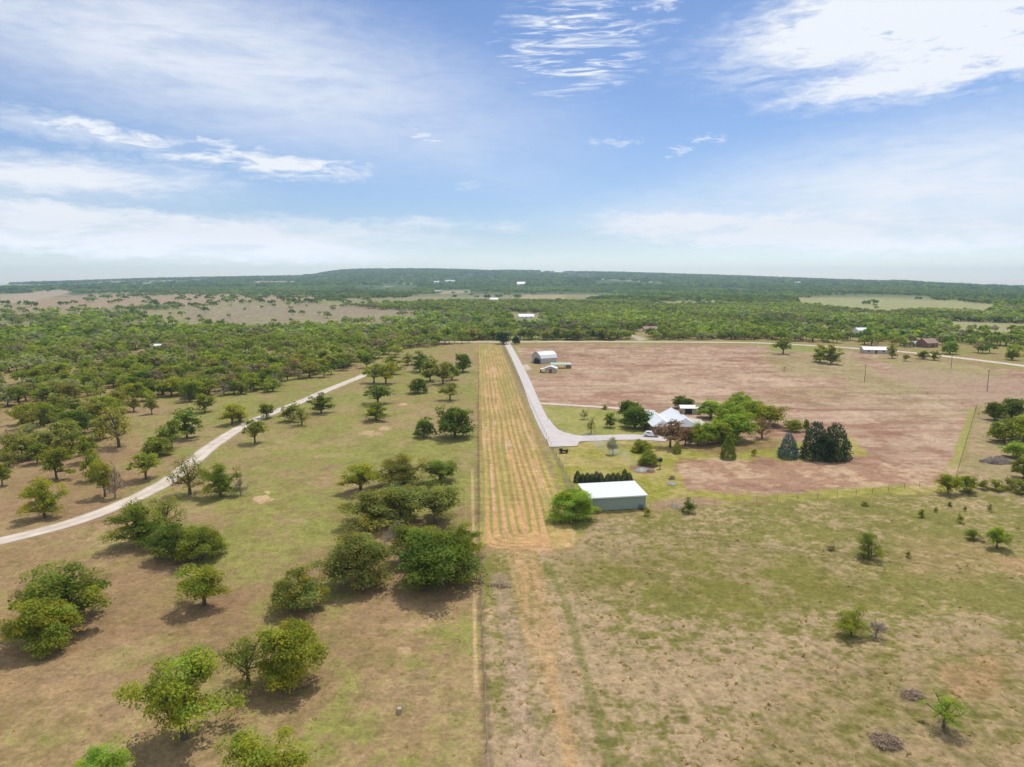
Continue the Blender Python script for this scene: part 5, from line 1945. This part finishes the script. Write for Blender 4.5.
veil = total([blob(180, 45, 400, 85, -10, .80), blob(340, 95, 260, 50, -18, .55), blob(60, 10, 260, 60, 0, .7), blob(940, 190, 310, 72, 6, .85), blob(760, 212, 240, 40, 3, .6),
              blob(40, 180, 190, 26, 0, .55), blob(500, 294, 1300, 44, 0, .55)])
veil = M('MULTIPLY', veil, rng_(cir.outputs[0], .25, .62, .62, 1.1))
band = total([blob(110, 232, 270, 24, -3, 1.0, .6), blob(330, 232, 160, 14, -3, .75, .2), blob(420, 224, 60, 8, 0, .7), blob(60, 176, 160, 20, 0, .9, .2), blob(800, 230, 215, 22, -3, 1.0, .6),
              blob(640, 226, 90, 12, -6, .6), blob(900, 236, 180, 22, -8, .6), blob(70, 130, 110, 14, -6, .6), blob(505, 228, 40, 7, 0, .55)])
band = M('MULTIPLY', band, rng_(cir.outputs[0], .34, .58, .55, 1.1))
puff = total([blob(900, 20, 180, 48, 5, 1.1, .2), blob(960, 66, 140, 26, 6, 1.0, .2), blob(870, 86, 110, 12, 5, 1.0, .1),
              blob(250, 160, 130, 14, -4, 1.2, .1), blob(110, 132, 80, 12, -8, 1.1, .1), blob(425, 138, 26, 8, -8, 1.1), blob(617, 143, 30, 5, 0, .8), blob(705, 139, 18, 4, 0, .7),
              blob(680, 151, 8, 5, 0, .7), blob(210, 141, 16, 6, 20, .7), blob(330, 165, 60, 9, 0, .8), blob(480, 186, 40, 5, 0, .4), blob(655, 3, 22, 5, 0, .8), blob(645, 26, 34, 4, 4, .7)])
pf1 = rng_(fib.outputs[0], .36, .62, .04, 1.15)
big = total([blob(915, 8, 165, 40, 5, 1.6, .25), blob(975, 40, 120, 22, 8, 1.3, .2), blob(935, 72, 135, 15, 4, 1.35, .2), blob(830, 50, 60, 16, -10, 1.0, .1)])
puff = M('MULTIPLY', puff, pf1)
puff = M('MAXIMUM', puff, M('MULTIPLY', big, rng_(fib.outputs[0], .27, .50, .22, 1.0)))
ripm = total([blob(575, 45, 78, 46, 6, 1.15, .5)])
ripm = M('MULTIPLY', ripm, rng_(rip.outputs[0], .44, .70, 0, .95))
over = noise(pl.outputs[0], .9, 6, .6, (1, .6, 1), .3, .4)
high = M('MULTIPLY', rng_(over.outputs[0], .30, .55, .46, .85), M('MAXIMUM', rng_(sep.outputs[2], .46, .66), rng_(sep.outputs[1], .10, -.25)))  # unseen white veil overhead and behind the camera, added to lift shadow fill
cov = M('MAXIMUM', M('MAXIMUM', veil, band), M('MAXIMUM', puff, ripm))
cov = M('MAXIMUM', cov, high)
cov = M('MULTIPLY', cov, rng_(sep.outputs[2], -.01, .03), True)
mix = N.new('ShaderNodeMix')
mix.data_type = 'RGBA'
L.new(cov, mix.inputs['Factor'])
SKYG = N.new('ShaderNodeVectorMath')
SKYG.operation = 'MULTIPLY'
SKYG.inputs[1].default_value = (.91, .965, 1.14)
L.new(sky.outputs[0], SKYG.inputs[0])
L.new(SKYG.outputs[0], mix.inputs['A'])
mix.inputs['B'].default_value = (8.5, 8.9, 9.6, 1)
hz_ = N.new('ShaderNodeVectorMath')
hz_.operation = 'SCALE'
L.new(mix.outputs['Result'], hz_.inputs[0])
L.new(rng_(sep.outputs[2], .0, .07, 1.42, 1.0), hz_.inputs['Scale'])
L.new(hz_.outputs[0], bg.inputs['Color'])
L.new(bg.outputs[0], out.inputs[0])

# ------------------------------------------------------------------ render settings
vs = scene.view_settings
scene.display_settings.display_device = 'sRGB'
vs.view_transform = 'Standard'
vs.look = 'None'
vs.exposure = 0.07
vs.gamma = 1.0
cy = scene.cycles
cy.use_denoising = True
cy.max_bounces = 5
cy.diffuse_bounces = 4
cy.transparent_max_bounces = 8
cy.volume_bounces = 0
cy.use_adaptive_sampling = True
cy.adaptive_threshold = 0.02
